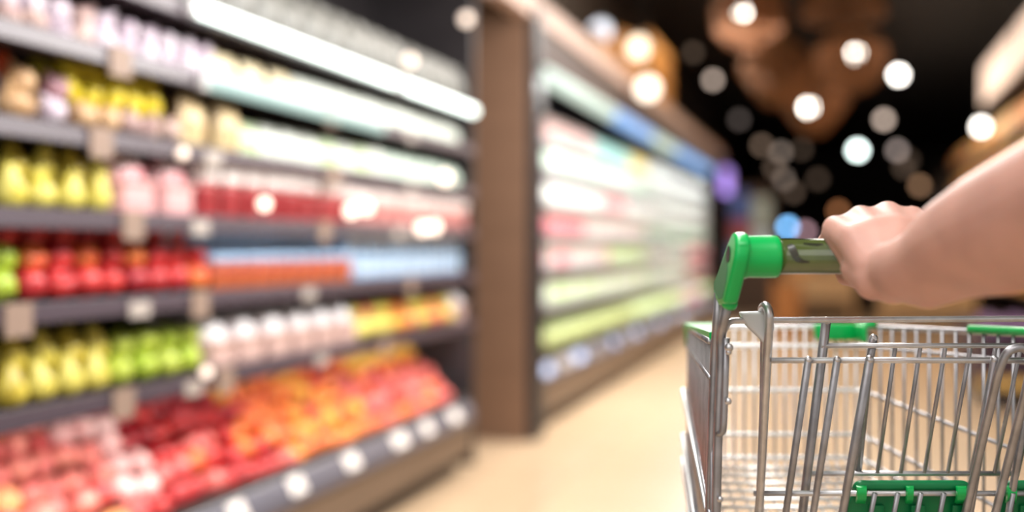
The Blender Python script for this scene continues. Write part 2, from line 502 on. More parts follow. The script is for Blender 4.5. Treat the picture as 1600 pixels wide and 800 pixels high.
# fruit
for key, nm, prof, c, c2 in (
    ('apple_red', 'apple', APPLE, (0.62, 0.035, 0.03), (0.36, 0.012, 0.02)),
    ('apple_deep', 'apple', APPLE, (0.42, 0.015, 0.025), (0.24, 0.008, 0.016)),
    ('apple_orange', 'apple', APPLE, (0.88, 0.27, 0.05), (0.70, 0.07, 0.03)),
    ('apple_yellow', 'apple', APPLE, (0.90, 0.50, 0.06), (0.82, 0.22, 0.03)),
    ('apple_gold', 'apple', APPLE, (0.84, 0.70, 0.16), (0.70, 0.60, 0.12)),
    ('apple_pink', 'apple', APPLE, (0.80, 0.22, 0.17), (0.62, 0.07, 0.08)),
    ('apple_pale', 'apple', APPLE, (0.86, 0.55, 0.50), (0.74, 0.28, 0.26)),
    ('apple_green', 'green_apple', APPLE, (0.46, 0.58, 0.06), (0.32, 0.46, 0.03)),
    ('apple_lime', 'green_apple', APPLE, (0.52, 0.62, 0.10), (0.42, 0.52, 0.04)),
    ('peach_pink', 'peach', APPLE, (0.86, 0.30, 0.22), (0.68, 0.12, 0.12)),
    ('peach_orange', 'peach', APPLE, (0.92, 0.46, 0.14), (0.84, 0.26, 0.12)),
    ('peach_red', 'peach', APPLE, (0.72, 0.12, 0.10), (0.52, 0.05, 0.06)),
    ('peach_pale', 'peach', APPLE, (0.90, 0.62, 0.58), (0.80, 0.38, 0.36)),
    ('nect_red', 'nectarine', APPLE, (0.66, 0.045, 0.04), (0.40, 0.015, 0.025)),
    ('nect_deep', 'nectarine', APPLE, (0.46, 0.02, 0.03), (0.28, 0.01, 0.02)),
    ('nect_orange', 'nectarine', APPLE, (0.90, 0.28, 0.07), (0.72, 0.08, 0.03)),
    ('pear_yellow', 'pear', PEAR, (0.74, 0.66, 0.16), (0.56, 0.46, 0.05)),
    ('pear_gold', 'pear', PEAR, (0.66, 0.54, 0.08), (0.44, 0.33, 0.03)),
    ('lemon', 'lemon', LEMON, (0.90, 0.74, 0.05), (0.76, 0.60, 0.03)),
    ('onion_pink', 'onion', ONION, (0.50, 0.28, 0.30), (0.34, 0.16, 0.20)),
    ('onion_tan', 'onion', ONION, (0.62, 0.40, 0.22), (0.46, 0.26, 0.12)),
    ('bulb', 'garlic_bulb', BULB, (0.76, 0.68, 0.74), (0.52, 0.40, 0.50)),
    ('bulb_tan', 'garlic_bulb', BULB, (0.60, 0.44, 0.38), (0.42, 0.26, 0.26)),
    ('mango', 'mango', MANGO, (0.92, 0.62, 0.08), (0.88, 0.38, 0.05)),
    ('tomato', 'tomato', APPLE, (0.78, 0.16, 0.03), (0.66, 0.07, 0.02)),
):
    proto(key, nm, MB().lathe(prof, n=14), [fm(nm + '_' + key, c, c2)])
WHITE = mat('white_wrap', (0.84, 0.86, 0.84), 0.3)
def pm(name, c, rough=0.35, c2=None): return mat(name, c, rough, col2=c2, vscale=25)
# packed goods
proto('bag_cream', 'produce_bag', bagmesh(.13, .09, .165), [pm('cream_bag', (0.84, 0.76, 0.55), c2=(0.70, 0.52, 0.24))])
proto('bag_white', 'produce_bag', bagmesh(.13, .09, .165), [pm('white_bag', (0.86, 0.88, 0.82), c2=(0.70, 0.78, 0.66))])
proto('bag_green', 'salad_bag', bagmesh(.13, .09, .16), [pm('salad_green_bag', (0.78, 0.88, 0.66), c2=(0.42, 0.62, 0.20))])
proto('bag_mint', 'salad_bag', bagmesh(.13, .09, .155), [pm('mint_bag', (0.74, 0.86, 0.76), c2=(0.55, 0.72, 0.58))])
proto('bag_grey', 'produce_bag', bagmesh(.15, .10, .20), [pm('grey_bag', (0.17, 0.165, 0.145), c2=(0.07, 0.07, 0.06))])
proto('bag_yellow', 'produce_bag', bagmesh(.11, .09, .15), [pm('straw_bag', (0.72, 0.56, 0.30), c2=(0.48, 0.32, 0.16))])
proto('punnet_red', 'meat_pack', punnet(.088, .10, .17), [pm('red_pack', (0.38, 0.04, 0.045), c2=(0.24, 0.015, 0.02)), pm('white_lid', (0.86, 0.80, 0.80))])
proto('punnet_pink', 'meat_pack', punnet(.10, .10, .14), [pm('pink_pack', (0.62, 0.30, 0.28), c2=(0.44, 0.14, 0.13)), pm('pale_lid', (0.86, 0.74, 0.72))])
proto('melon_pack', 'wrapped_tray', traymesh(.15, .14, .12), [pm('rose_tray', (0.72, 0.40, 0.40)), pm('frosted_wrap', (0.88, 0.85, 0.85), c2=(0.62, 0.14, 0.17))])
proto('blue_tub', 'blue_tub', punnet(.085, .09, .10), [pm('blue_tub', (0.30, 0.48, 0.74), c2=(0.66, 0.76, 0.86)), pm('blue_lid', (0.45, 0.64, 0.86))])
proto('orange_jar', 'orange_jar', jarmesh(), [pm('orange_jar', (0.58, 0.15, 0.05), c2=(0.34, 0.05, 0.03)), pm('blue_cap', (0.38, 0.58, 0.84))])
proto('tray_white', 'wrapped_tray', traymesh(.14, .17, .115), [pm('pink_tray', (0.62, 0.42, 0.38)), pm('clear_wrap', (0.88, 0.88, 0.90), c2=(0.74, 0.68, 0.70))])
# chilled goods
proto('carton_white', 'drink_carton', cartonmesh(.085, .08, .19), [pm('white_carton', (0.84, 0.86, 0.84), c2=(0.46, 0.56, 0.52)), WHITE])
proto('carton_green', 'drink_carton', cartonmesh(.085, .08, .19), [pm('green_carton', (0.30, 0.62, 0.36), c2=(0.74, 0.82, 0.76)), WHITE])
proto('bottle_white', 'milk_bottle', jarmesh(BOTTLE), [pm('milk', (0.86, 0.87, 0.84)), pm('lilac_cap', (0.46, 0.40, 0.76))])
proto('bottle_pink', 'drink_bottle', jarmesh(BOTTLE), [pm('pink_drink', (0.72, 0.26, 0.30), c2=(0.82, 0.62, 0.60)), WHITE])
proto('tub_white', 'yogurt_tub', punnet(.10, .10, .11), [pm('white_tub', (0.80, 0.78, 0.76), c2=(0.58, 0.44, 0.42)), WHITE])
proto('tub_pink', 'yogurt_tub', punnet(.10, .10, .11), [pm('pink_tub', (0.66, 0.20, 0.24)), pm('pink_white_lid', (0.84, 0.72, 0.72))])
proto('box_red', 'food_box', cartonmesh(.10, .06, .17), [pm('red_box', (0.70, 0.14, 0.10)), pm('yellow_box_top', (0.86, 0.68, 0.10))])
proto('box_yellow', 'food_box', cartonmesh(.10, .06, .18), [pm('yellow_box', (0.86, 0.68, 0.12)), pm('yellow_box_top2', (0.84, 0.60, 0.10))])
proto('box_pink', 'food_box', cartonmesh(.10, .06, .17), [pm('rose_box', (0.50, 0.26, 0.23)), pm('rose_top', (0.74, 0.56, 0.50))])
proto('box_teal', 'food_box', cartonmesh(.12, .08, .17), [pm('teal_box', (0.16, 0.50, 0.44)), pm('teal_top', (0.40, 0.66, 0.60))])
proto('lettuce', 'lettuce', MB().sphere((0, 0, 0.08), 1, 14, 9, (.075, .075, .075)), [pm('lettuce_leaf', (0.66, 0.76, 0.46), 0.5, (0.36, 0.46, 0.18))])
proto('lettuce_dark', 'lettuce', MB().sphere((0, 0, 0.075), 1, 14, 9, (.075, .076, .07)), [pm('lettuce_leaf_dark', (0.42, 0.46, 0.18), 0.5, (0.22, 0.24, 0.08))])

def J(a): return random.uniform(-a, a)
ROWN = ['front row', 'second row', 'third row', 'fourth row', 'fifth row', 'rearmost row', 'rearmost row', 'rearmost row']

def fruit_rows(keys, px0, px1, zi, sp, layers, rows, what, cat, group, upright=False, sc=1.0, zofs=0.0, back0=0.0, stand=0.041):
    """fruit laid in rows on a shelf, later layers set back; the label says which row and layer"""
    va, vb = v_at(px0, U_SH - 0.06), v_at(px1, U_SH - 0.06)
    va, vb = max(va, VL0 + 0.05), min(vb, VL1 - 0.05)
    n = max(1, int((vb - va) / sp))
    for L in range(layers):
        for r in range(rows - L):
            if L < layers - 1 and r > 1: continue          # buried under the layer above
            for i in range(n):
                key = random.choice(keys)
                v = va + (i + 0.5 + (0.5 if L % 2 else 0)) * (vb - va) / n
                if v > vb: continue
                u = U_SH - 0.063 - back0 - r * sp - L * sp * 0.5
                z = ZS[zi] + stand * sc + L * sp * 0.72 + zofs
                rot = (J(0.2), J(0.2), J(3)) if upright else (J(0.8), J(0.8), J(3))
                lay = 'bottom' if L == 0 else ('upper' if L == layers - 1 else 'middle')
                lab = f'{what}, {WORDS[zi]}, {lay} layer, {ROWN[r]}' if layers > 1 else f'{what}, {WORDS[zi]}, {ROWN[r]}'
                put(key, (u + J(.003), v + J(.003), z), rot, lab, cat, group, sc * random.uniform(.95, 1.03))

def packs(key, px0, px1, zi, w, d, rows, what, cat, group, sc=1.0, zofs=0.0, jit=0.004, u0=0.0, stack=1, hh=0.1, vlim=None, gap=1.0):
    va, vb = v_at(px0, U_SH - 0.06), v_at(px1, U_SH - 0.06)
    lo, hi = vlim or (VL0, VL1)
    va, vb = max(va, lo + 0.02), min(vb, hi - 0.02)
    n = max(1, int((vb - va) / (w * gap)))
    for s in range(stack):
        for r in range(rows):
            for i in range(n):
                v = va + (i + 0.5) * (vb - va) / n
                u = U_SH - 0.02 - u0 - d * (r + 0.5)
                lab = f'{what}, {ROWN[r]}' if rows > 1 else what
                if stack > 1: lab += ', lower layer' if s == 0 else ', upper layer'
                k = key if isinstance(key, str) else random.choice(key)
                put(k, (u + J(jit), v + J(jit), (ZS[zi] if zi >= 0 else 0) + 0.001 + zofs + s * hh), (0, 0, J(.06)), lab, cat, group, sc)

# --- produce case, bottom bin: sloping heap of apples
def bin_heap():
    sp = 0.083
    va, vb = VL0 + 0.06, VLB - 0.05
    n = int((vb - va) / sp) + 4
    for r in range(6):
        for i in range(n):
            v = va + (i + 0.5 + [0, .5, .22, .74, .4, .08][r]) * sp
            if v > vb + r * .05: continue
            u = U_BL - 0.122 - r * 0.071
            z = 0.366 + [0.0, .048, .096, .142, .184, .214][r]
            q = v * 1.0
            if q < 2.28: keys, what, grp = ['peach_pink'] * 3 + ['peach_orange', 'peach_red'], 'rosy peach at the near end', 'rosy peaches at the near end of the bin'
            elif q < 2.50 and r >= 1: keys, what, grp = ['peach_pale'] * 3 + ['peach_pink'], 'pale pink peach', 'pale peaches in the bin'
            elif q < 3.05: keys, what, grp = (['apple_deep'] * 2 + ['apple_red'] * 2 if r >= 3 else ['apple_red'] * 3 + ['apple_orange', 'apple_pink']), 'dark red apple', 'dark red apples in the bin'
            elif q < 3.8: keys, what, grp = ['apple_orange'] * 4 + ['apple_yellow'] * 2 + ['apple_red'], 'orange and yellow apple', 'orange apples in the bin'
            elif r >= 4 and q > 4.0: keys, what, grp = ['mango'], 'golden yellow mango', 'mangoes at the far end of the bin'
            else: keys, what, grp = ['apple_pink'] * 3 + ['apple_orange', 'apple_red'], 'pinkish red apple near the far end', 'pinkish red apples in the bin'
            cat = 'mango' if keys[0] == 'mango' else ('peach' if 'peach' in keys[0] else 'apple')
            put(random.choice(keys), (u + J(.012), v + J(.010), z + J(.014)), (J(.8), J(.8), J(3)), f'{what} in the bottom bin, {ROWN[r]}', cat, grp, random.uniform(.98, 1.06))
bin_heap()

# --- lowest shelf
PY = ['pear_yellow', 'pear_gold', 'pear_yellow']
fruit_rows(PY, -10, 168, 0, 0.083, 2, 3, 'upright yellow pear', 'pear', 'yellow pears on the lowest shelf', True, stand=0.0475)
fruit_rows(['apple_green', 'apple_lime'], 165, 312, 0, 0.082, 2, 3, 'bright green apple', 'apple', 'green apples on the lowest shelf')
packs('tray_white', 312, 552, 0, .148, .185, 2, 'clear wrapped white tray on the lowest shelf', 'tray', 'wrapped trays on the lowest shelf', jit=.002, sc=(1, 1, 1.35))
fruit_rows(['apple_gold', 'apple_pink', 'apple_gold', 'apple_yellow'], 550, 702, 0, 0.083, 2, 2, 'yellow or reddish apple', 'apple', 'mixed apples on the lowest shelf')
packs('tray_white', 702, 742, 0, .148, .185, 1, 'white wrapped tray at the far end of the lowest shelf', 'tray', 'white trays at the far end of the lowest shelf', sc=(1, 1, 1.35))
# --- second shelf
fruit_rows(['apple_green'], -30, 22, 1, 0.082, 2, 3, 'green apple beside the red nectarines', 'apple', 'green apples on the second shelf')
fruit_rows(['nect_red', 'nect_deep', 'nect_orange', 'nect_red'], 22, 320, 1, 0.082, 3, 4, 'dark red nectarine', 'nectarine', 'nectarines on the second shelf')
packs('orange_jar', 322, 540, 1, .083, .085, 1, 'orange jar with a blue cap on the second shelf', 'jar', 'orange jars on the second shelf')
packs('blue_tub', 275, 540, 1, .094, .10, 2, 'pale blue tub behind the orange jars', 'tub', 'blue tubs on the second shelf', u0=.10, stack=2, hh=.102)
packs('blue_tub', 540, 742, 1, .094, .10, 1, 'pale blue tub toward the far end of the second shelf', 'tub', 'far blue tubs on the second shelf', stack=2, hh=.102, u0=0.04)
# --- middle shelf
fruit_rows(PY, -10, 172, 2, 0.083, 2, 3, 'yellow green pear', 'pear', 'pears on the middle shelf', True, stand=0.0475)
packs('melon_pack', 172, 298, 2, .152, .155, 2, 'frosted pink wrapped round tray on the middle shelf', 'tray', 'pink wrapped trays on the middle shelf', sc=(1, 1, 1.4), jit=.002)
packs('punnet_red', 298, 535, 2, .110, .12, 2, 'deep red pack with a white lid on the middle shelf', 'meat pack', 'red packs on the middle shelf')
packs('punnet_pink', 535, 742, 2, .112, .12, 2, 'rose pink pack with a pale lid on the middle shelf', 'meat pack', 'pink packs on the middle shelf')
# --- fourth shelf
fruit_rows(['onion_pink', 'onion_tan', 'bulb'], -10, 110, 3, 0.084, 2, 3, 'pinkish brown onion', 'onion', 'onions on the fourth shelf')
fruit_rows(['tomato'], -10, 85, 3, 0.082, 1, 2, 'orange red tomato lying behind the onions', 'tomato', 'tomatoes on the fourth shelf', zofs=.105, back0=.125)
fruit_rows(['onion_tan', 'bulb_tan'], 110, 280, 3, 0.082, 1, 2, 'tan onion under the lemons', 'onion', 'tan onions on the fourth shelf')
fruit_rows(['lemon'], 112, 268, 3, 0.078, 2, 3, 'yellow lemon heaped above the tan onions', 'lemon', 'lemons on the fourth shelf', zofs=.062, back0=.04)
packs('bag_yellow', 275, 378, 3, .115, .10, 2, 'straw yellow produce bag on the fourth shelf', 'bag', 'straw yellow bags on the fourth shelf')
packs(['bag_green', 'bag_white'], 378, 606, 3, .133, .10, 2, 'white and green salad bag on the fourth shelf', 'salad bag', 'salad bags on the fourth shelf', sc=(1, 1, .72), u0=.03)
packs('bag_mint', 606, 742, 3, .133, .10, 2, 'pale mint salad bag at the far end of the fourth shelf', 'salad bag', 'mint bags on the fourth shelf', sc=(1, 1, .72), u0=.03)
# --- fifth shelf
fruit_rows(['bulb', 'bulb', 'bulb_tan'], -10, 180, 4, 0.078, 2, 3, 'purplish white garlic bulb', 'garlic', 'garlic at the near end of the fifth shelf', stand=.03)
fruit_rows(['bulb', 'bulb'], 180, 335, 4, 0.078, 2, 3, 'white garlic bulb beside the cream bags', 'garlic', 'white garlic on the fifth shelf', stand=.03)
packs('bag_cream', 338, 470, 4, .133, .10, 2, 'cream and tan produce bag on the fifth shelf', 'bag', 'cream bags on the fifth shelf', sc=(.95, 1, .62), u0=.03)
packs('bag_white', 470, 742, 4, .133, .10, 2, 'bright white produce bag on the fifth shelf', 'bag', 'white bags on the fifth shelf', sc=(.95, 1, .62), u0=.03)
# --- top shelf
packs('bag_grey', 250, 742, 5, .154, .12, 2, 'dull grey produce bag on the top shelf above the tubes', 'bag', 'grey bags on the top shelf')

# --- chilled case
VL = (VR0, VR1)
def rp(key, v0, v1, zi, w, d, rows, what, cat, group, **k):
    n = max(1, int((v1 - v0) / w))
    for r in range(rows):
        for i in range(n):
            v = v0 + (i + .5) * (v1 - v0) / n
            kk = key if isinstance(key, str) else random.choice(key)
            put(kk, (US_R - 0.03 - d * (r + .5) + J(.004), v + J(.003), ZS_R[zi] + 0.001 + k.get('zofs', 0)), (0, 0, J(.05)),
                f'{what} on the {WORDS[zi]} of the chilled case' + (f', {ROWN[r]}' if rows > 1 else ''), cat, group, k.get('sc', 1.0))
rp('box_yellow', 5.66, 6.05, 5, .11, .08, 1, 'yellow food box', 'box', 'yellow boxes in the chilled case', sc=1.1)
rp('box_pink', 6.05, 7.9, 5, .115, .08, 1, 'dusty rose food box', 'box', 'rose boxes in the chilled case')
rp('box_teal', 7.9, 9.4, 5, .135, .1, 1, 'teal food box', 'box', 'teal boxes in the chilled case')
rp('box_yellow', 9.4, 10.3, 5, .13, .1, 1, 'yellow food box beyond the teal ones', 'box', 'far yellow boxes in the chilled case')
rp('carton_white', 10.3, 15.2, 5, .15, .1, 1, 'white carton', 'carton', 'white cartons on the top shelf of the chilled case')
rp('box_red', 5.66, 6.0, 4, .11, .08, 1, 'red and yellow food box', 'box', 'red boxes in the chilled case', sc=(1, 1, .92))
rp(['carton_white', 'carton_green'], 6.0, 10.5, 4, .10, .09, 1, 'white and green carton', 'carton', 'cartons on the fifth shelf of the chilled case', sc=(1, 1, .84))
rp(['carton_white'], 10.5, 15.2, 4, .15, .09, 1, 'white carton', 'carton', 'far cartons on the fifth shelf of the chilled case', sc=(1, 1, .84))
rp('bottle_white', 5.7, 8.2, 3, .085, .09, 1, 'white milk bottle with a lilac cap', 'bottle', 'milk bottles in the chilled case')
rp('bottle_pink', 8.2, 9.2, 3, .085, .09, 1, 'pink drink bottle', 'bottle', 'pink bottles in the chilled case')
rp(['carton_white', 'bottle_white'], 9.2, 15.2, 3, .14, .09, 1, 'white carton or bottle', 'carton', 'white drinks on the fourth shelf of the chilled case', sc=(1, 1, .92))
rp('tub_pink', 5.7, 7.6, 2, .114, .11, 1, 'pink tub', 'tub', 'pink tubs in the chilled case', sc=(1, 1, 1.55))
rp('tub_white', 7.6, 10.2, 2, .114, .11, 1, 'white tub', 'tub', 'white tubs on the middle shelf of the chilled case', sc=(1, 1, 1.55))
rp(['carton_green', 'carton_white'], 10.2, 15.2, 2, .14, .09, 1, 'pale green carton', 'carton', 'green cartons in the chilled case', sc=(1, 1, .9))
rp(['tub_white', 'tub_white', 'tub_pink'], 5.7, 8.4, 1, .114, .11, 1, 'white or pinkish tub', 'tub', 'tubs on the second shelf of the chilled case', sc=(1, 1, 1.6))
rp('bag_green', 8.4, 10.2, 1, .13, .1, 1, 'pale green salad bag', 'salad bag', 'salad bags in the chilled case')
rp(['bag_mint', 'tub_white'], 10.2, 13.2, 1, .14, .1, 1, 'mint white pack', 'pack', 'mint packs in the chilled case')
rp('tub_pink', 13.2, 15.2, 1, .14, .1, 1, 'rose pink tub at the far end', 'tub', 'far pink tubs in the chilled case', sc=(1.1, 1.1, 1.6))
rp(['bag_white', 'bag_green'], 5.7, 10.5, 0, .134, .1, 1, 'whitish salad bag', 'salad bag', 'salad bags on the lowest shelf of the chilled case')
rp(['bag_mint', 'bag_white'], 10.5, 13.2, 0, .14, .1, 1, 'mint white salad bag', 'salad bag', 'far salad bags on the lowest shelf of the chilled case')
rp('bottle_pink', 13.2, 15.2, 0, .12, .09, 1, 'pink bottle at the far end', 'bottle', 'far pink bottles in the chilled case')
for r in range(3):
    v = VR0 + 0.12
    while v < 15.2:
        key = 'lettuce' if r > 0 else ('lettuce_dark' if v < 9 else 'lettuce')
        red = 12.0 < v < 13.6
        u = U_BASE - 0.145 - r * 0.155
        z = 0.358 + (U_BASE - 0.05 - u) / 0.605 * 0.14 + .012
        put('tub_pink' if red else key, (u, v + J(.002), z + .006), (0, 0, J(3)),
            (f'pink tub in the bottom bin of the chilled case, {ROWN[r]}' if red else f'{"olive" if key == "lettuce_dark" else "pale green"} lettuce head in the bottom bin of the chilled case, {ROWN[r]}'),
            'tub' if red else 'lettuce', 'pink tubs in the chilled bin' if red else 'lettuces in the chilled bin', (1.1, 1.1, 1.3) if red else 1.0)
        v += 0.155

# ------------------------------------------------------------------ on top of / beyond the chilled case
def crate(loc, w, d, h, label, group=None, m=None, slats=4):
    t = empty('wooden_crate', loc, label, 'crate', group)
    x, y, z = loc
    gap = h / slats
    for (x0, y0, x1, y1) in ((x - d / 2, y - w / 2, x - d / 2 + .015, y + w / 2), (x + d / 2 - .015, y - w / 2, x + d / 2, y + w / 2),
                             (x - d / 2, y - w / 2, x + d / 2, y - w / 2 + .015), (x - d / 2, y + w / 2 - .015, x + d / 2, y + w / 2)):
        mb = MB()
        for s in range(slats):
            mb.box((x0, y0, z + s * gap), (x1, y1, z + s * gap + gap * .86))
        mb.build('slatted_side', m or M['crate'], t, False)
    for sx in (-1, 1):
        for sy in (-1, 1):
            cx, cy = x + sx * (d / 2 - .03), y + sy * (w / 2 - .03)
            MB().box((cx - .015, cy - .015, z), (cx + .015, cy + .015, z + h)).build('corner_batten', m or M['crate'], t, False)
    MB().box((x - d / 2 + .015, y - w / 2 + .015, z), (x + d / 2 - .015, y + w / 2 - .015, z + .015)).build('crate_floor', m or M['crate'], t, False)
    return t
crate((-2.0, 8.0, 2.403), .8, .5, .34, 'orange wooden slatted crate nearest on top of the chilled case')
crate((-2.0, 9.15, 2.403), 1.0, .5, .55, 'second orange wooden slatted crate on top of the chilled case')
crate((-2.0, 10.6, 2.403), 1.3, .5, .80, 'tallest orange wooden slatted crate on top of the chilled case')

def bulb_mat(name, c, s):
    return mat(name, (0.01, 0.01, 0.01), 0.6, emit=c, es=s)
BM = {}
def bm_(c, s):
    k = (c, s)
    if k not in BM: BM[k] = bulb_mat('lamp_glow_%d' % len(BM), c, s)
    return BM[k]

def hang_lamp(px, py, Z, dia, c, s, label, group=None, name='pendant_lamp', cord=True):
    p = W(px, py, Z)
    r = dia / 2 / FPX * Z
    t = empty(name, p, label, 'lamp', group)
    MB().sphere(p, r, 16, 10).build('bulb', bm_(c, s), t)
    MB().lathe([(0, r * 1.05), (r * .45, r * 1.0), (r * .5, r * 1.25), (r * .2, r * 1.5), (0, r * 1.5)], p, 12).build('socket', M['black_plastic'], t)
    if cord:
        MB().tube([p + Vector((0, 0, r * 1.4)), Vector((p.x, p.y, 4.2))], 0.006, 6).build('cord', M['black_plastic'], t)
    return t
WARM, PEACH, MINT, PINK = (1.0, 0.93, 0.85), (1.0, 0.78, 0.64), (0.85, 1.0, 0.95), (1.0, 0.80, 0.72)
DIM = (1.0, 0.68, 0.48)
LAMPS = [
    (1404, 117, 14.0, 15, WARM, 15.55, 'bright white ceiling lamp right of the woven shades'),
    (1340, 235, 20.0, 15, MINT, 11.78, 'bright mint white lamp low in the dark middle'),
    (1533, 198, 14.0, 15, WARM, 13.25, 'bright white lamp above the forearm'),
    (1114, 125, 14.0, 13, PEACH, 2.45, 'pinkish lamp over the far end of the chilled case'),
    (1381, 187, 17.0, 13, PEACH, 3.26, 'peach lamp below the bright white ceiling lamp'),
    (1402, 235, 20.0, 13, PINK, 1.50, 'dim pink lamp right of the mint white lamp'),
    (1083, 82, 13.0, 13, DIM, 0.33, 'faint brown lamp upper left of the pinkish lamp'),
    (1155, 187, 16.0, 13, PINK, 0.35, 'faint pink lamp over the far end of the aisle'),
    (1190, 227, 20.0, 13, DIM, 0.71, 'dim tan lamp at the top left of the far lamp cluster'),
    (1220, 238, 20.5, 13, PEACH, 0.93, 'dim peach lamp in the far lamp cluster'),
    (1253, 233, 21.0, 13, DIM, 0.27, 'faint tan lamp right of the far lamp cluster'),
    (1210, 262, 22.0, 13, DIM, 0.46, 'dim tan lamp in the middle of the far lamp cluster'),
    (1225, 280, 23.5, 13, PEACH, 0.76, 'dim peach lamp lower in the far lamp cluster'),
    (1240, 300, 23.0, 13, DIM, 0.38, 'lowest dim lamp of the far lamp cluster'),
    (1278, 280, 23.0, 13, DIM, 0.27, 'faint tan lamp alone right of the far lamp cluster'),
    (1475, 308, 21.5, 13, PEACH, 5.99, 'peach lamp just above the forearm'),
    (1437, 290, 22.0, 13, (0.8, 0.45, 0.25), 1.63, 'faint orange lamp above the hand'),
    (1412, 262, 22.0, 13, DIM, 0.33, 'faint tan lamp above the hand'),
    (1420, 250, 24.0, 13, DIM, 0.22, 'faintest tan lamp above the hand'),
    (1310, 330, 22.0, 13, (0.75, 0.3, 0.12), 1.90, 'dull orange lamp left of the hand'),
    (1231, 355, 18.0, 13, (0.22, 0.55, 1.0), 8.36, 'bright blue round lamp above the handle'),
    (1258, 362, 19.0, 13, (0.6, 0.35, 0.4), 3.54, 'dull mauve lamp beside the blue lamp'),
]
for a in LAMPS:
    hang_lamp(*a)
# small spots above the chilled case
for px, py, Z, c, s, lab in ((938, 50, 8.5, (0.9, 0.92, 1.0), 2.0, 'cool white spot lamp above the canopy rail'), (998, 75, 8.3, (1.0, 0.82, 0.6), 3.0, 'warm spot lamp above the orange crates'),
                             (1012, 138, 8.0, (1.0, 0.85, 0.68), 3.5, 'warm spot lamp in front of the orange crates')):
    hang_lamp(px, py, Z, 34, c, s, lab, name='spot_lamp')

# woven pendant shades
M['weave'] = mat('woven_rattan_glow', (0.16, 0.055, 0.012), 0.7, emit=(0.60, 0.24, 0.06), es=0.02)  # faint emission put in for bulb glow, on the unlit shades too
def woven(px, py, Z, rpx, kind, lit, label):
    p = W(px, py, Z)
    R = rpx / FPX * Z
    t = empty('woven_pendant', p, label, 'pendant lamp', None)
    if kind == 'ball':
        prof = [(R * math.sin(a), -R * math.cos(a)) for a in [PI * (0.12 + 0.80 * k / 9) for k in range(10)]]
    elif kind == 'bell':
        prof = [(R * 1.0, -R * .75), (R * 1.02, -R * .55), (R * .95, -R * .2), (R * .75, R * .2), (R * .45, R * .6), (R * .18, R * .85)]
    else:
        prof = [(R * .25, -R * .95), (R * .65, -R * .5), (R * 1.0, 0), (R * .8, R * .35), (R * .5, R * .65), (R * .2, R * .9)]
    sh = MB().lathe(prof, p, 22)
    o = sh.build('shade', M['weave'], t)
    md = o.modifiers.new('weave', 'WIREFRAME')
    md.thickness = R * 0.10
    md.use_replace = True
    MB().tube([p + Vector((0, 0, prof[-1][1] - .01)), Vector((p.x, p.y, 4.2))], 0.008, 6).build('cord', M['black_plastic'], t)
    if lit:
        q = W(lit[0], lit[1], Z)
        r = 8 / FPX * Z
        MB().sphere(q, r, 16, 10).build('bulb', bm_((1.0, 0.92, 0.80), 18.0), t)
        MB().tube([q + Vector((0, 0, r)), p + Vector((0, 0, prof[-1][1]))], 0.01, 6).build('lamp_stem', M['black_plastic'], t)
woven(1170, 22, 7.6, 55, 'ball', (1160, 18), 'lit round woven pendant at the left of the ceiling group')
woven(1318, -18, 7.4, 60, 'bell', None, 'unlit woven pendant at the very top of the ceiling group')
woven(1330, 92, 8.6, 52, 'ball', (1337, 84), 'lit round woven pendant at the right of the ceiling group')
woven(1215, 108, 9.9, 58, 'diamond', None, 'unlit woven pendant in the middle of the ceiling group')
woven(1272, 160, 11.2, 50, 'diamond', (1263, 168), 'lit woven pendant lowest of the ceiling group')

# ------------------------------------------------------------------ right side of the aisle
M['sign'] = mat('lit_sign_panel', (0.9, 0.72, 0.6), 0.5, emit=(1.0, 0.76, 0.62), es=0.92)
M['gondola'] = mat('brown_gondola', (0.06, 0.035, 0.025), 0.6)
gd = empty('grocery_gondola', (2.2, 15.0, 0), 'dark brown grocery shelving run across the aisle on the right', 'shelving')
MB().box((2.55, 9.6, 0), (2.6, 20.0, 2.45)).build('back_panel', M['gondola'], gd, False)
MB().box((1.75, 9.6, 0), (2.55, 20.0, 0.16)).build('plinth', M['gondola'], gd, False)
for z in (0.6, 1.05, 1.5, 1.95, 2.4):
    MB().box((1.85, 9.6, z - .03), (2.55, 20.0, z)).build('shelf', M['gondola'], gd, False)
for v in (9.57, 20.0):
    MB().box((1.75, v, 0), (2.6, v + .03, 2.45)).build('side_panel', M['gondola'], gd, False)
# light boxes over it
for (a, b, lab) in ((9.1, 10.75, 'near lit beige sign box over the right hand shelving'), (10.85, 13.2, 'far lit beige sign box over the right hand shelving')):
    t = empty('sign_box', (1.7, (a + b) / 2, 2.72), lab, 'sign')
    MB().rbox((1.62, a, 2.72), (1.74, b, 3.22), .015, 2).build('housing', M['gondola'], t, False)
    MB().box((1.612, a + .03, 2.75), (1.619, b - .03, 3.19)).build('lit_panel', M['sign'], t, False)
    mb = MB()
    for vv in (a + .2, b - .2):
        mb.tube([(1.68, vv, 3.2), (1.68, vv, 4.2)], .01, 6)
    mb.build('hanger_rod', M['black_plastic'], t)
proto('box_orange', 'food_box', cartonmesh(.22, .15, .30), [pm('orange_box', (0.80, 0.30, 0.05), c2=(0.60, 0.20, 0.04)), pm('orange_top', (0.86, 0.56, 0.20))])
proto('box_brown', 'food_box', cartonmesh(.22, .15, .28), [pm('brown_box', (0.34, 0.15, 0.07)), pm('brown_top', (0.40, 0.20, 0.10))])
proto('box_gold', 'food_box', cartonmesh(.22, .15, .32), [pm('gold_box', (0.86, 0.55, 0.16)), pm('gold_top', (0.86, 0.66, 0.30))])
GN = {2.4: 'top', 1.05: 'second', 1.5: 'third', 1.95: 'fourth', 0.6: 'lowest'}
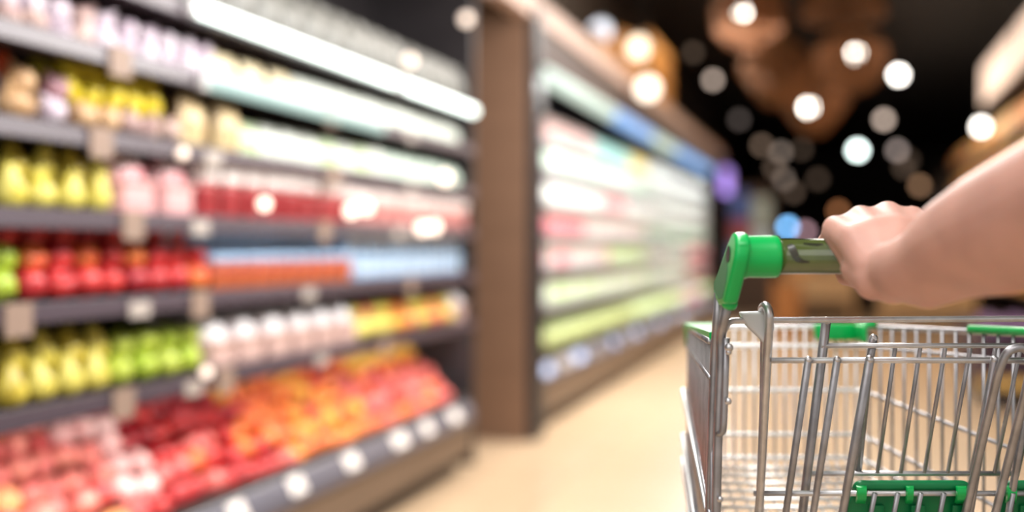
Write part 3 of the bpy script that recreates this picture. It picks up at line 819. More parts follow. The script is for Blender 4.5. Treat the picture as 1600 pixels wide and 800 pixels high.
for z in (0.6, 1.05, 1.5, 1.95, 2.4):
    v = 9.75
    while v < 19.7:
        k = random.choice(['box_orange', 'box_brown', 'box_gold', 'box_orange'])
        cn = {'box_orange': 'orange', 'box_brown': 'brown', 'box_gold': 'golden'}[k]
        put(k, (1.98, v, z + .001), (0, 0, PI + J(.05)), f'{cn} box on the {GN[z]} shelf of the right hand shelving', 'box', f'boxes on the {GN[z]} shelf across the aisle')
        v += 0.27

# low produce island behind the cart
isl = empty('produce_island', (1.55, 8.2, 0), 'low dark plum produce island standing behind the cart on the right', 'display island')
M['plum'] = mat('plum_panel', (0.045, 0.020, 0.035), 0.5)
MB().rbox((0.95, 7.5, 0.0), (2.3, 9.0, 0.12), .01, 2).build('plinth', M['case_dark'], isl, False)
MB().rbox((0.90, 7.45, 0.12), (2.35, 9.05, 0.42), .02, 2).build('body', M['plum'], isl, False)
MB().box((0.89, 7.435, 0.14), (2.36, 7.449, 0.21)).build('yellow_trim', mat('yellow_trim', (0.75, 0.48, 0.14), 0.5), isl, False)
mb = MB()
for (a, b) in (((0.90, 7.45), (2.35, 7.50)), ((0.90, 9.0), (2.35, 9.05)), ((0.90, 7.5), (0.95, 9.0)), ((2.30, 7.5), (2.35, 9.0))):
    mb.box((a[0], a[1], .42), (b[0], b[1], .50))
mb.build('rim', M['plum'], isl, False)
proto('cabbage', 'red_cabbage', MB().sphere((0, 0, 0), 1, 14, 10, (.085, .085, .078)), [pm('red_cabbage', (0.20, 0.09, 0.24), 0.5, (0.10, 0.04, 0.14))])
for r in range(5):
    for i in range(7):
        lm = i < 4
        put('cabbage' if lm else 'tomato', (1.06 + i * .19, 7.62 + r * .19, .50), (J(.3), J(.3), J(3)),
            ('purple cabbage' if lm else 'large red tomato') + f' on the low plum island, {ROWN[r]}', 'cabbage' if lm else 'tomato', 'cabbages on the island' if lm else 'tomatoes on the island', 1.0 if lm else 2.1)

# far display tables
M['tan'] = wood_material('tan_wood', (0.56, 0.37, 0.19), (0.40, 0.25, 0.12), 2.0)
M['tan_dark'] = wood_material('umber_wood', (0.14, 0.075, 0.04), (0.08, 0.045, 0.025), 2.0)
def dtable(x, y, w, d, h, label, m):
    t = empty('display_table', (x, y, 0), label, 'table')
    MB().rbox((x - w / 2, y - d / 2, h - .05), (x + w / 2, y + d / 2, h), .006, 2).build('tabletop', m, t, False)
    MB().box((x - w / 2 + .05, y - d / 2 + .04, h - .36), (x + w / 2 - .05, y + d / 2 - .04, h - .05)).build('apron', m, t, False)
    for sx in (-1, 1):
        for sy in (-1, 1):
            MB().tube([(x + sx * (w / 2 - .08), y + sy * (d / 2 - .08), h - .1), (x + sx * (w / 2 - .07), y + sy * (d / 2 - .07), 0)], [.04, .03], 10).build('leg', m, t)
    MB().box((x - w / 2 + .07, y - d / 2 + .07, .22), (x + w / 2 - .07, y + d / 2 - .07, .25)).build('lower_shelf', m, t, False)
    return t
dtable(-0.25, 15.2, 1.0, 0.9, .72, 'tan wooden display table in the far aisle behind the green bracket', M['tan'])
dtable(1.0, 13.2, 1.1, 0.9, .70, 'tan wooden display table in the far aisle behind the hand', M['tan'])
dtable(0.45, 18.5, 1.6, 0.9, .80, 'umber wooden display table furthest down the aisle', M['tan_dark'])
k = 0
for (x, y, h, lab) in ((-0.5, 15.1, .721, 'left small crate on the far tan table'), (0.0, 15.2, .721, 'right small crate on the far tan table'),
                  (0.7, 13.1, .701, 'left small crate on the table behind the hand'), (1.25, 13.2, .701, 'right small crate on the table behind the hand'),
                  (0.0, 18.4, .801, 'left small crate on the furthest umber table'), (0.8, 18.5, .801, 'right small crate on the furthest umber table')):
    crate((x, y, h), .5, .42, .18, lab, m=M['crate'] if k % 2 == 0 else M['tan'], slats=2)
    for r in range(3):
        for i in range(3):
            put('apple_orange' if k % 2 == 0 else 'apple_yellow', (x - .11 + i * .11, y - .13 + r * .13, h + .15), (J(.3), J(.3), J(3)), ('orange' if k % 2 == 0 else 'yellow') + ' fruit in the ' + lab, 'fruit', 'fruit in the ' + lab, 1.35)
    k += 1
crate((-0.62, 13.4, 0), .4, .36, .66, 'tall orange slatted crate on the floor at the far end of the aisle', m=M['crate_deep'], slats=5)
# tall far stand with blue and white goods at the end of the chilled case
fs = empty('magazine_stand', (-1.40, 17.2, 0), 'tall narrow stand with bluish panels beyond the end of the chilled case', 'stand')
MB().box((-1.80, 17.3, 0), (-1.00, 17.36, 2.1)).build('back_panel', M['tan_dark'], fs, False)
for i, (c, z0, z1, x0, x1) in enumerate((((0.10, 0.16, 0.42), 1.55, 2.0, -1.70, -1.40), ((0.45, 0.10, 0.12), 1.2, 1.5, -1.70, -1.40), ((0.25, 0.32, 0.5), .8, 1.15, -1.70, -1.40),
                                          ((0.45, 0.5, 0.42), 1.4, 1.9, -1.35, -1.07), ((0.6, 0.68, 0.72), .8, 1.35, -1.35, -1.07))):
    MB().rbox((x0, 17.22, z0), (x1, 17.3, z1), .01, 2).build('display_pocket', mat('glow_pocket_%d' % i, c, .5, emit=c, es=.25), fs, False)  # pockets emit their own colour, a glow added without any lamp
MB().box((-1.85, 17.1, 0), (-.95, 17.4, .1)).build('base', M['tan_dark'], fs, False)

# ------------------------------------------------------------------ shopping cart
CART = W(1400, 386, 1.2)
CART.z = 0
cart = empty('shopping_cart', CART, 'steel wire shopping cart with green handle brackets held by a hand', 'shopping cart')
XC = 0.425           # middle of the cart in camera-right metres
def P(px, py, Z): return W(px, py, Z)
def CC(p):           # world -> camera coordinates
    d = p - Vector((0, 0, H))
    return Vector((CS * d.x + SN * d.y, d.z, -SN * d.x + CS * d.y))
def mir(p):
    c = CC(p)
    return CW(2 * XC - c.x, c.y, c.z)

# handle
hz = 0.95
hy = (386 - 401) / FPX * hz
hx0 = (1165 - 800) / FPX * hz
hx1 = 2 * XC - hx0
hb = MB().tube([CW(hx0, hy, hz), CW(hx1, hy, hz)], 0.0162, 28).build('handle_bar', M['olive'], cart)
tag(hb, 'olive glossy handle sleeve with a dark printed stroke')
# dark printed stroke: curved hook and bar lying on the sleeve
def on_handle(px, ang, r=0.0165):
    X = (px - 800) / FPX * hz
    return CW(X, hy + r * math.sin(ang), hz - r * math.cos(ang))
mb = MB()
def stroke(path, w):
    n = len(path)
    verts, faces = [], []
    for i, (px, a) in enumerate(path):
        j = min(i + 1, n - 1); q = max(i - 1, 0)
        dx = (path[j][0] - path[q][0]); da = (path[j][1] - path[q][1]) * 27
        L = math.hypot(dx, da) or 1
        nx, na = -da / L, dx / L
        ww = w[i]
        verts.append(on_handle(px + nx * ww / 2, a + na * ww / 2 / 27))
        verts.append(on_handle(px - nx * ww / 2, a - na * ww / 2 / 27))
    for i in range(n - 1):
        faces.append([2 * i, 2 * i + 1, 2 * i + 3, 2 * i + 2])
    mb.add(verts, faces)
stroke([(1228, .75), (1231, .5), (1233, .25), (1235, .05), (1239, -.15), (1247, -.27), (1257, -.30)], [10, 12, 12, 11, 9, 5, 2])
stroke([(1250, .85), (1260, .78), (1270, .75), (1280, .78)], [3, 5, 5, 3])
mb.build('printed_mark', M['olive_mark'], hb)
MB().tube([on_handle(1216, -1.25, .0164), on_handle(1310, -1.25, .0164)], .0006, 6).build('film_edge', M['white_plastic'], hb)

def both(fn):
    fn(lambda p: p)
    fn(mir)

def bracket(f):
    mb = MB()
    x0 = (1145 - 800) / FPX * .945
    def lean(py): return -(py - 366) * .000078
    def pt(Z, py, dx=0):
        return f(CW(x0 + dx + lean(py), (386 - py) / FPX * Z, Z))
    # cheek: profile seen from the side, extruded across the handle
    prof = [(.934, 366), (.925, 376), (.922, 390), (.922, 405), (.928, 428), (.936, 452), (.944, 475), (.970, 478), (.996, 463), (1.006, 444), (.982, 410), (.962, 378), (.948, 362)]
    poly = [pt(Z, py, -0.0005) for Z, py in prof]
    off = f(CW(1, 0, 0)) - f(CW(0, 0, 0))
    mb.rprism(poly, off * 0.0140, 0.0052, 4)
    o = mb.build('handle_bracket', M['green'], cart)
    tag(o, 'glossy green plastic bracket on the end of the handle')
    # sleeve around the bar
    a, b = f(CW(x0 + .008, hy, hz)), f(CW((1215 - 800) / FPX * hz, hy, hz))
    ax = (b - a)
    L = ax.length
    MB().lathe([(0, 0), (.0185, 0), (.0205, .002), (.0205, .004), (.0195, .007), (.0198, L - .006), (.0196, L - .002), (.0185, L), (.0160, L + .0003)], a, 28, ax).build('handle_sleeve', M['green'], o)
    # slot on the outer cheek
    sl = []
    for k in range(14):
        t = 2 * PI * k / 14
        Zc = .949 + .0095 * math.cos(t) * .9
        py = 397 + 13 * math.sin(t) - 6 * math.cos(t) * .5
        sl.append(f(CW(x0 - .0012 + lean(py), (386 - py) / FPX * Zc, Zc)))
    m2 = MB(); m2.add(sl, [list(range(14))]); m2.build('slot', M['black_plastic'], o, False)
    # raised field on the cheek
    fl = [(.958, 388), (.975, 412), (.999, 440), (.995, 452), (.968, 468), (.950, 466), (.943, 440), (.944, 420)]
    m3 = MB().rprism([f(CW(x0 - .0010 + lean(py), (386 - py) / FPX * Z, Z)) for Z, py in fl], off * 0.003, .0008, 2)
    m3.build('cheek_plate', mat('green_cheek', (0.03, 0.20, 0.07), 0.5) if 'green_cheek' not in bpy.data.materials else bpy.data.materials['green_cheek'], o, False)
    # collar at the foot
    c = f(P(1140, 473, .957))
    MB().lathe([(.0045, -.004), (.0070, -.004), (.0076, -.001), (.0070, .003), (.0045, .003)], c, 16, f(P(1143, 460, .952)) - f(P(1137, 482, .960))).build('collar', M['green'], o)
both(bracket)

def posts(f):
    fl = f(P(1117, 800, 1.02)); 
    base = [f(CW(.205, -(H - .16), 1.03))]
    a = fillet([f(P(1139, 466, .955)), f(P(1126, 528, .985)), f(P(1127, 560, .985)), f(P(1122, 680, .99)), f(P(1119, 800, .995))] + [f(CW(.203, -.95, 1.02))], .02)
    MB().tube(a, .0046, 12).build('side_post', M['chrome_dark'], cart)
    b = fillet([f(P(1124, 458, .988)), f(P(1118, 540, 1.005)), f(P(1114, 640, 1.008)), f(P(1109, 800, 1.015)), f(CW(.200, -.95, 1.04))], .02)
    MB().tube(b, .0048, 12).build('side_post', M['chrome_dark'], cart)
    c = fillet([f(P(1135, 528, .978)), f(P(1133, 600, .980)), f(P(1131, 660, .982)), f(P(1129, 676, .984)), f(P(1121, 678, .988))], .006)
    MB().tube(c, .0034, 10).build('gate_pivot_rod', M['chrome_dark'], cart)
    for (px, py, r) in ((1139, 543, .0042), (1138.5, 550, .003), (1138, 627, .0034), (1125, 780, .003)):
        q = f(P(px, py, .972 if py < 700 else .985))
        MB().sphere(q, r, 12, 8).build('bolt', M['chrome'], cart)
both(posts)

def hexbar(name, pts, r, m=None, n=10, fr=.01):
    return MB().tube(fillet([Vector(p) for p in pts], fr), r, n).build(name, M[m or 'chrome'], cart)

XR = 2 * XC
def mpx(px, Z):      # pixel of the mirrored column
    X = (px - 800) / FPX * Z
    return 800 + (2 * XC - X) / Z * FPX

# top rear rim bar with curved ends
e0, e1 = P(1133, 515, .985), P(1150, 501, 1.0)
hexbar('rear_rim_bar', [e0, P(1139, 501.5, .995), P(1170, 500.5, 1.0), P(mpx(1170, 1.0), 497, 1.0), mir(P(1139, 501.5, .995)), mir(e0)], .0030, n=12, fr=.012)

# white hinge collars and hooked gate ends
def hinge(f):
    poly = [f(P(px, py, .994)) for px, py in ((1156, 488), (1190, 487), (1209, 494), (1211, 512), (1206, 531), (1198, 540), (1186, 527), (1168, 510))]
    off = (f(CW(0, 0, 1.006)) - f(CW(0, 0, .994)))
    MB().rprism(poly, off, .003, 3).build('hinge_sleeve', M['white_plastic'], cart)
    pts = [f(P(1176, 905, 1.10)), f(P(1188, 770, 1.055)), f(P(1201, 520, .990)), f(P(1202, 490, .986)), f(P(1197, 476, .990)), f(P(1190, 481, .998)), f(P(1195, 505, 1.004)), f(P(1193, 640, 1.035)), f(P(1187, 800, 1.08))]
    MB().tube(fillet(pts, .008, 6), .0042, 12).build('gate_bar', M['chrome'], cart)
both(hinge)

# horizontal gate bars
def hbar(px0, py, Z, r, right=None, name='gate_crossbar'):
    return hexbar(name, [P(px0, py, Z), P(right or mpx(px0, Z), py, Z)], r)
hbar(1283, 540, 1.015, .0025)
hbar(1205, 563, .995, .0029)
hbar(1262, 740, 1.085, .0029)
hbar(1178, 771, 1.060, .0029)
hbar(1172, 900, 1.105, .0032)
# slanted gate bars
def sbar(x0, y0, z0, x1, y1, z1, r, m='chrome_dark', ext=900):
    t = (ext - y1) / (y1 - y0)
    p = [P(x0, y0, z0), P(x1, y1, z1)]
    e = P(x1 + (x1 - x0) * t, ext, z1 + (z1 - z0) * t)
    o = hexbar('gate_bar', [p[0], p[1], e], r, m)
    MB().sphere(p[0], r * 1.02, 10, 6).build('weld_tip', M['chrome'], o)
    return o
sbar(1263, 562, .990, 1228, 800, 1.068, .0036)
sbar(1291, 502, 1.008, 1254, 800, 1.085, .0046)
sbar(1308, 562, .990, 1271, 800, 1.068, .0036)
sbar(1359, 562, .990, 1317, 800, 1.068, .0044)
hexbar('gate_bar', [P(1365, 527, 1.02), P(1357, 575, 1.025), P(1340, 740, 1.09)], .0040, 'chrome_dark')
MB().sphere(P(1365, 528, 1.02), .0041, 10, 6).build('weld_tip', M['chrome'], cart)
for px in (1263, 1308, 1359, 1420):      # matching bars at the far right, outside the picture
    q = mpx(px, .99)
    sbar(q, 562, .990, q - 38, 800, 1.068, .0038)
# seat hoop
hexbar('seat_hoop', [P(1478, 905, 1.10), P(1502, 830, 1.075), P(1561, 578, .985), P(1573, 549, .980), P(1597, 541, .980), P(1614, 556, .985), P(1603, 612, .995), P(1548, 830, 1.075), P(1528, 905, 1.10)], .0042, 'chrome_dark', 12, .016)
# child seat wires
mb = MB()
for i in range(13):
    mb.tube([P(1399 + 39.2 * i, 541, 1.022), P(1371 + 36.6 * i, 738, 1.080)], .0021, 8)
mb.build('child_seat_back', M['chrome_dark'], cart)
for i in range(13):
    if 1366 + 36 * i < 1505 or i > 5:
        MB().tube([P(1367 + 36 * i, 771, 1.052), P(1345 + 36 * i, 880, 1.085)], .0026, 8).build('lower_seat_wire', M['chrome_dark'], cart)

# green fold-down flaps with clips on the lower bar
def flap(xa, xb):
    Z = 1.072
    poly = [P(xa + 2, 758, Z), P(xb - 4, 758, Z), P(xb + 8, 800, Z + .006), P(xb - 2, 880, Z + .02), P(xa - 26, 880, Z + .02), P(xa - 14, 790, Z + .006)]
    o = MB().rprism(poly, CW(0, 0, .006) - CW(0, 0, 0), .002, 2).build('seat_flap', M['green_dark'], cart, True)
    MB().tube(fillet([P(xa, 766, Z - .002), P(xa + 4, 758, Z - .006), P(xb - 4, 758, Z - .006), P(xb + 1, 768, Z - .002)], .006), .0052, 12).build('rolled_edge', M['green_dark'], o)
    for xc in (xa + 9, (xa + xb) / 2 - 2, xb - 8):
        pts = [P(xc, 757, Z - .006), P(xc, 761, Z - .017), P(xc + .5, 771, Z - .0205), P(xc - .5, 781, Z - .016), P(xc - 2, 787, Z - .004)]
        poly = []
        mb = MB()
        w = 7 / FPX * Z if xc != (xa + xb) / 2 - 2 else 5 / FPX * Z
        bw = CW(w, 0, 0) - CW(0, 0, 0)
        q = fillet(pts, .004, 4)
        vs, fs = [], []
        for p in q:
            inn = p + (CW(0, 0, .004) - CW(0, 0, 0))
            vs += [p - bw, p + bw, inn + bw, inn - bw]
        for i in range(len(q) - 1):
            for k2 in range(4):
                fs.append([i * 4 + k2, i * 4 + (k2 + 1) % 4, (i + 1) * 4 + (k2 + 1) % 4, (i + 1) * 4 + k2])
        fs.append([3, 2, 1, 0]); fs.append([len(q) * 4 - 4, len(q) * 4 - 3, len(q) * 4 - 2, len(q) * 4 - 1])
        mb.add(vs, fs)
        auto_flat(mb.build('clip', M['green'], o))
    for k in range(3):
        xr = xa + 22 + k * (xb - xa - 44) / 2
        MB().rprism([P(xr, 790, Z - .001), P(xr + 22, 790, Z - .001), P(xr + 20, 870, Z + .013), P(xr - 4, 870, Z + .013)], CW(0, 0, .004) - CW(0, 0, 0), .001, 2).build('raised_rib', M['green_dark'], o)
flap(1338, 1511)
flap(1573, 1748)

# ---- basket : near ring (gate side) and far ring, wires interpolated
ZN, ZF = 1.005, 1.37
NL, NR = (1113 - 800) / FPX * ZN, 0.652
FL, FR = (1076 - 800) / FPX * ZF, (1343 - 800) / FPX * ZF
FAR = [x * 1.37 / 1.5 for x in (.1165, .145, .2095, .2745, .3085)]        # below the eye
NEAR = [.0925, .128, .262, .352, .392]
FB, NB = .324 * 1.37 / 1.5, .414
def side_pt(side, t, row):
    """t 0 far .. 1 near"""
    X = (FL + (NL - FL) * t) if side == 'l' else (FR + (NR - FR) * t)
    Z = ZF + (ZN - ZF) * t
    if row == 'b': d = FB + (NB - FB) * t
    else: d = FAR[row] + (NEAR[row] - FAR[row]) * t
    return CW(X, -d, Z)
wr, wv = .0026, .0019
for side, nm in (('l', 'left_wire_panel'), ('r', 'right_wire_panel')):
    mb = MB()
    out = -1 if side == 'l' else 1
    for row in range(5):
        a, b = side_pt(side, 0.03, row), side_pt(side, 1, row)
        sh = CW(out * .0025, 0, 0) - CW(0, 0, 0)
        mb.tube([a + sh, b + sh], wr if row else .0034, 8)
    n = 21 if side == 'r' else 30
    for i in range(n):
        t = 0.04 + 0.95 * i / (n - 1)
        a, b = side_pt(side, t, 0), side_pt(side, t, 'b')
        mb.tube([a, b], wv if side == 'r' else .0030, 6)
    o = mb.build(nm, M['wire'] if side == 'r' else M['chrome_dark'], cart)
    if side == 'r': o.data.materials[0] = M['chrome_dark']
# outward wire ledges on the left side (stacking bumps)
mb = MB()
for row in (2, 3, 4):
    a, b = side_pt('l', 0.02, row), side_pt('l', 0.97, row)
    s1 = CW(-.009, 0, 0) - CW(0, 0, 0)
    mb.tube(fillet([a, a + s1 + Vector((0, 0, .004)), b + s1 * .6], .008), .0024, 8)
mb.build('side_ledge_wire', M['wire'], cart)
# far wall, with rounded corners running into the right panel
mb = MB()
for row in range(5):
    d = FAR[row]
    c1 = side_pt('r', .05, row)
    mb.tube(fillet([side_pt('l', .03, row), CW(FL, -d, ZF), CW(FR, -d, ZF), c1], .02), .0030 if row else .0038, 8)
mb.build('front_wire_panel', M['wire'], cart)
mw = MB()
for i in range(17):
    X = FL + .006 + (FR - FL - .012) * i / 16
    mw.tube(fillet([CW(X, -FAR[0], ZF - .003), CW(X, -FB + .012, ZF - .003), CW(X, -FB - .002, ZF - .02)], .01), .0015, 6)
mw.build('front_upright_wires', M['chrome'], cart)
# floor grid
mb = MB()
for i in range(21):
    t = i / 20
    a, b = side_pt('l', t, 'b'), side_pt('r', t, 'b')
    mb.tube([a, b], .0027, 6)
for i in range(17):
    s = i / 16
    a = side_pt('l', 0, 'b').lerp(side_pt('r', 0, 'b'), s)
    b = side_pt('l', 1, 'b').lerp(side_pt('r', 1, 'b'), s)
    dz = Vector((0, 0, -.004))
    mb.tube([a + dz, b + dz], .0019, 6)
mb.build('floor_wire_grid', M['wire'], cart)
# green bumpers
gl = MB().hexa([P(1068, 511, 1.373), P(1120, 511, 1.373), side_pt('l', 1.0, 0) + CW(.012, .001, 0) - CW(0, 0, 0), side_pt('l', 1.0, 0) + CW(-.003, .001, 0) - CW(0, 0, 0)],
               [P(1068, 505, 1.373), P(1120, 505, 1.373), side_pt('l', 1.0, 0) + CW(.014, .009, 0) - CW(0, 0, 0), side_pt('l', 1.0, 0) + CW(-.003, .009, 0) - CW(0, 0, 0)])
go = gl.build('rim_strip', M['green'], cart, False)
MB().rprism([P(1067, 506, 1.380), P(1083, 506, 1.380), P(1084, 541, 1.380), P(1070, 541, 1.380)], CW(0, 0, -.04) - CW(0, 0, 0), .002, 2).build('corner_bumper', M['green'], cart)
MB().rprism([P(1275, 506, 1.355), P(1338, 506, 1.355), P(1342, 518, 1.355), P(1341, 532, 1.355), P(1279, 532, 1.355), P(1275, 526, 1.355)], CW(0, 0, .012) - CW(0, 0, 0), .003, 3).build('corner_bumper', M['green'], cart)
MB().rprism([P(1334, 506, 1.354), P(1341, 506, 1.354), P(1341, 532, 1.354), P(1334, 532, 1.354)], CW(0, 0, -.035) - CW(0, 0, 0), .002, 2).build('corner_bumper', M['green'], cart)
mb = MB()
mb.tube([P(1338, 509, 1.355), side_pt('r', .07, 0) + Vector((0, 0, .004))], .0045, 10)
mb.build('rim_strip', M['green'], cart)
a, b = side_pt('r', .42, 0), side_pt('r', .97, 0)
MB().tube([a + Vector((0, 0, .003)), b + Vector((0, 0, .003))], .0052, 10).build('rim_strip', M['green'], cart)

# chassis and castors (below the picture)
def chassis():
    nl, nr, fl_, fr_ = CW(.20, -(H - .15), 1.04), CW(.65, -(H - .15), 1.04), CW(.24, -(H - .15), 1.36), CW(.50, -(H - .15), 1.36)
    hexbar('chassis_frame', [nl, fl_, fr_, nr], .011, 'chrome_dark', 12, .05)
    hexbar('chassis_crossbar', [nl, nr], .010, 'chrome_dark', 12)
    for a, t in ((nl, side_pt('l', .9, 'b')), (nr, side_pt('r', .9, 'b')), (fl_, side_pt('l', .25, 'b')), (fr_, side_pt('r', .25, 'b'))):
        hexbar('support_strut', [a, t], .008, 'chrome_dark', 10)
    for c in (nl, nr, fl_, fr_):
        g = Vector((c.x, c.y, 0))
        o = MB().rbox((g.x - .02, g.y - .025, .10), (g.x + .02, g.y + .025, .15), .005, 2).build('castor_fork', M['chrome_dark'], cart)
        MB().lathe([(0, -.013), (.045, -.013), (.05, -.008), (.05, .008), (.045, .013), (0, .013)], g + Vector((0, 0, .05)), 20, (1, 0, 0)).build('castor_wheel', M['rubber'], o)
        mb = MB()
        for s in (-1, 1):
            mb.box((g.x + s * .018 - .002, g.y - .015, .045), (g.x + s * .018 + .002, g.y + .015, .12))
        mb.build('fork_cheek', M['chrome_dark'], o, False)
chassis()

# ------------------------------------------------------------------ the shopper's arm and hand
def limb(mb, pts, rs, n=16):
    pts = [Vector(p) for p in pts]
    mb.tube(pts, rs, n)
    for p, r in zip(pts, rs):
        mb.sphere(p, r, 16, 10)
def arm():
    mb = MB()
    def K(px, py, Z): return P(px, py, Z)
    wrist = K(1408, 424, .868)
    # forearm to elbow and upper arm
    fa = [K(1393, 424, .885), K(1412, 423, .862), K(1448, 412, .832), K(1500, 381, .795), K(1560, 356, .755), K(1610, 336, .725), K(1690, 296, .680), K(1735, 270, .66)]
    limb(mb, fa, [.0245, .0265, .0305, .0388, .0445, .0468, .0470, .045], 24)
    el = fa[-1]
    sh = CC(el)
    limb(mb, [el, CW(sh.x + .03, sh.y + .14, sh.z - .05), CW(sh.x + .06, sh.y + .27, sh.z - .10)], [.040, .046, .052], 24)
    # broad wrist: two bones side by side
    limb(mb, [K(1385, 428, .880), K(1425, 428, .856), K(1470, 415, .820)], [.020, .022, .026])
    limb(mb, [K(1412, 440, .870), K(1450, 446, .842), K(1500, 424, .805), K(1570, 402, .755)], [.018, .0195, .0225, .028])
    # hand
    mcp = [K(1306, 358, .945), K(1345, 343, .952), K(1387, 336, .955), K(1425, 342, .955)]
    base = [K(1362, 418, .893), K(1384, 414, .887), K(1407, 414, .882), K(1428, 420, .880)]
    rad = [.0130, .0135, .0135, .0125]
    for i in range(4):
        mid = (mcp[i] + base[i]) / 2 + CW(0, .0055, -.005) - CW(0, 0, 0)
        limb(mb, [base[i], mid, mcp[i]], [.0185, .0170, rad[i]])
    for i in range(3):            # skin between the knuckles
        for t in (.33, .67):
            a, b = mcp[i].lerp(mcp[i + 1], t), base[i].lerp(base[i + 1], t)
            mid = (a + b) / 2 + CW(0, .0055, -.005) - CW(0, 0, 0)
            limb(mb, [b, mid, a - (CW(0, .0016, 0) - CW(0, 0, 0))], [.0185, .0170, .0125])
    # palm bulk against the bar
    for i in range(3):
        limb(mb, [(base[i] + base[i + 1]) / 2, (mcp[i] + mcp[i + 1]) / 2 + CW(0, -.006, 0) - CW(0, 0, 0)], [.0185, .0125])
    # heel of the palm (thumb and little finger pads)
    limb(mb, [K(1395, 440, .878), K(1362, 432, .892), K(1338, 420, .908)], [.0195, .0185, .0140])
    limb(mb, [K(1430, 440, .872), K(1432, 425, .895), K(1425, 400, .918)], [.0195, .0165, .0135])
    # index side web
    limb(mb, [K(1343, 425, .905), K(1324, 395, .925), K(1304, 366, .943)], [.0125, .0105, .0110])
    # fingers curl over the bar and under it
    tipend = [.0, .002, .002, -.004]
    for i in range(4):
        c = CC(mcp[i])
        X = c.x
        s = [1.0, 1.06, 1.02, .90][i]
        fr = [.0092, .0094, .0090, .0080][i]
        d1, d2, d3 = [(.004, .018, .031), (.002, .008, .014), (.001, .002, .004), (.001, 0, -.002)][i]
        pip = CW(X + d1, hy + .014 * s, hz + .034 * s)
        dip = CW(X + d2, hy - .019 * s, hz + .021 * s)
        tip = CW(X + d3, hy - .0255, hz + .001)
        mid1 = CW(X + d1 * .5, (c.y + hy + .014) / 2 - .001, (c.z + hz + .034) / 2 + .001)
        limb(mb, [mcp[i], mid1, pip, dip, tip], [rad[i] * .93, fr * 1.10, fr * 1.06, fr, fr * .86], 14)
    # thumb: leaves the palm's side and lies along under the bar
    limb(mb, [K(1366, 438, .890), K(1356, 434, .905), K(1348, 434, .932), K(1341, 434, .950)], [.0180, .0135, .0105, .0085], 14)
    o = mb.build('person', M['skin'])
    ms = o.modifiers.new('skin_union', 'REMESH')
    ms.mode = 'VOXEL'; ms.voxel_size = .0017
    ms.use_smooth_shade = True
    sm = o.modifiers.new('soften', 'SMOOTH')
    sm.factor = .5; sm.iterations = 12
    dg = bpy.context.evaluated_depsgraph_get()
    me = bpy.data.meshes.new_from_object(o.evaluated_get(dg))
    o.modifiers.clear()
    o.data = me
    me.polygons.foreach_set('use_smooth', [True] * len(me.polygons))
    return tag(o, 'person reaching in from the right, bare forearm and hand gripping the cart handle', 'person')
arm()

for o_, used_ in PROTO.values():
    if not used_:
        bpy.data.objects.remove(o_)

# ------------------------------------------------------------------ light
def area(name, loc, target, size, sy, e, c=(1, 1, 1)):
    l = bpy.data.lights.new(name, 'AREA')
    l.shape = 'RECTANGLE'; l.size = size; l.size_y = sy; l.energy = e; l.color = c
    o = bpy.data.objects.new(name, l)
    COL.objects.link(o)
    o.location = loc
    o.rotation_euler = (Vector(target) - Vector(loc)).to_track_quat('-Z', 'Y').to_euler()
    return o
area('case_fill', (-0.35, 2.65, 2.3), (-1.9, 2.65, 0.9), 3.4, 0.5, 108, (1.0, 0.97, 0.93))  # unseen area light added to brighten the produce case
cl = area('chilled_fill', (-0.75, 10.2, 2.8), (-1.85, 10.2, 0.75), 9.0, 0.3, 95, (0.97, 1.0, 0.97))  # added in mid-air beside the chilled case to lift its goods
cl.data.spread = math.radians(75)
area('canopy_fill', (-1.52, 10.2, 2.04), (-1.86, 10.2, 0.7), 9.2, 0.08, 44, (0.97, 1.0, 0.98))  # added under the canopy, strengthens the light of the tubes
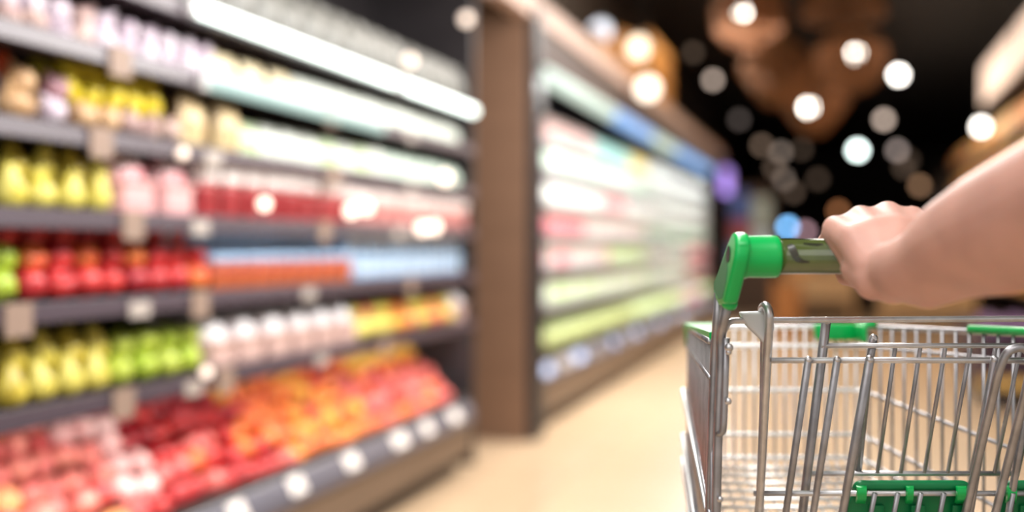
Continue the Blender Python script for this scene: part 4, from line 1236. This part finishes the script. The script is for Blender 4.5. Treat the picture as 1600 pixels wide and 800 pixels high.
area('bin_fill', (U_SH - 0.03, 2.85, ZS[0] - 0.045), (U_SH - 0.20, 2.85, 0.3), 3.7, 0.03, 9, (1.0, 0.97, 0.93))  # unseen strip added below the lowest shelf, brightens the bin's back rows
area('crate_fill', (-1.1, 9.4, 3.7), (-2.0, 9.4, 2.7), 3.5, 0.3, 60, (1.0, 0.86, 0.68))  # unseen, added above the crates to light the orange wood
area('gondola_fill', (0.55, 14.5, 2.3), (1.9, 14.5, 2.35), 8.0, 0.3, 75, (1.0, 0.84, 0.66))  # added in mid-air facing the gondola, brightens its boxes
area('aisle_fill', (-0.7, 6.0, 2.7), (-0.7, 6.0, 0), 0.8, 4.0, 138, (1.0, 0.94, 0.89))  # invisible panel hung in mid-air, added to brighten the nearer floor
area('far_aisle_fill', (1.2, 11.5, 2.75), (1.2, 11.5, 0), 3.0, 8.0, 170, (1.0, 0.80, 0.60))  # unseen panel added over the far aisle for floor and tables
area('hand_fill', (0.0, 0.05, 2.75), (0.15, 1.0, 1.0), 1.6, 0.8, 27, (1.0, 0.98, 0.97))  # unseen area light added to light the hand from above
area('front_fill', (-0.6, -0.9, 1.9), (0.2, 1.3, 0.9), 2.4, 1.2, 11, (1.0, 0.98, 0.97))  # soft fill added behind the camera for cart and hand

w = bpy.data.worlds.new('World')
scene.world = w
w.use_nodes = True
bg = w.node_tree.nodes['Background']
bg.inputs['Color'].default_value = (1.0, 0.95, 0.90, 1)
bg.inputs['Strength'].default_value = 0.55

# ------------------------------------------------------------------ camera
cd = bpy.data.cameras.new('camera')
cam = bpy.data.objects.new('camera', cd)
COL.objects.link(cam)
cam.location = (0, 0, H)
cam.rotation_euler = (PI / 2, 0, TH)
cd.sensor_width = 36; cd.lens = 36
cd.shift_y = -14 / 1600
cd.clip_start = 0.01
cd.dof.use_dof = True
cd.dof.focus_distance = 1.03
cd.dof.aperture_fstop = 1.32
scene.camera = cam
scene.view_settings.view_transform = 'Standard'
scene.view_settings.look = 'None'
scene.view_settings.exposure = 0.0
scene.cycles.use_denoising = True
scene.cycles.max_bounces = 6
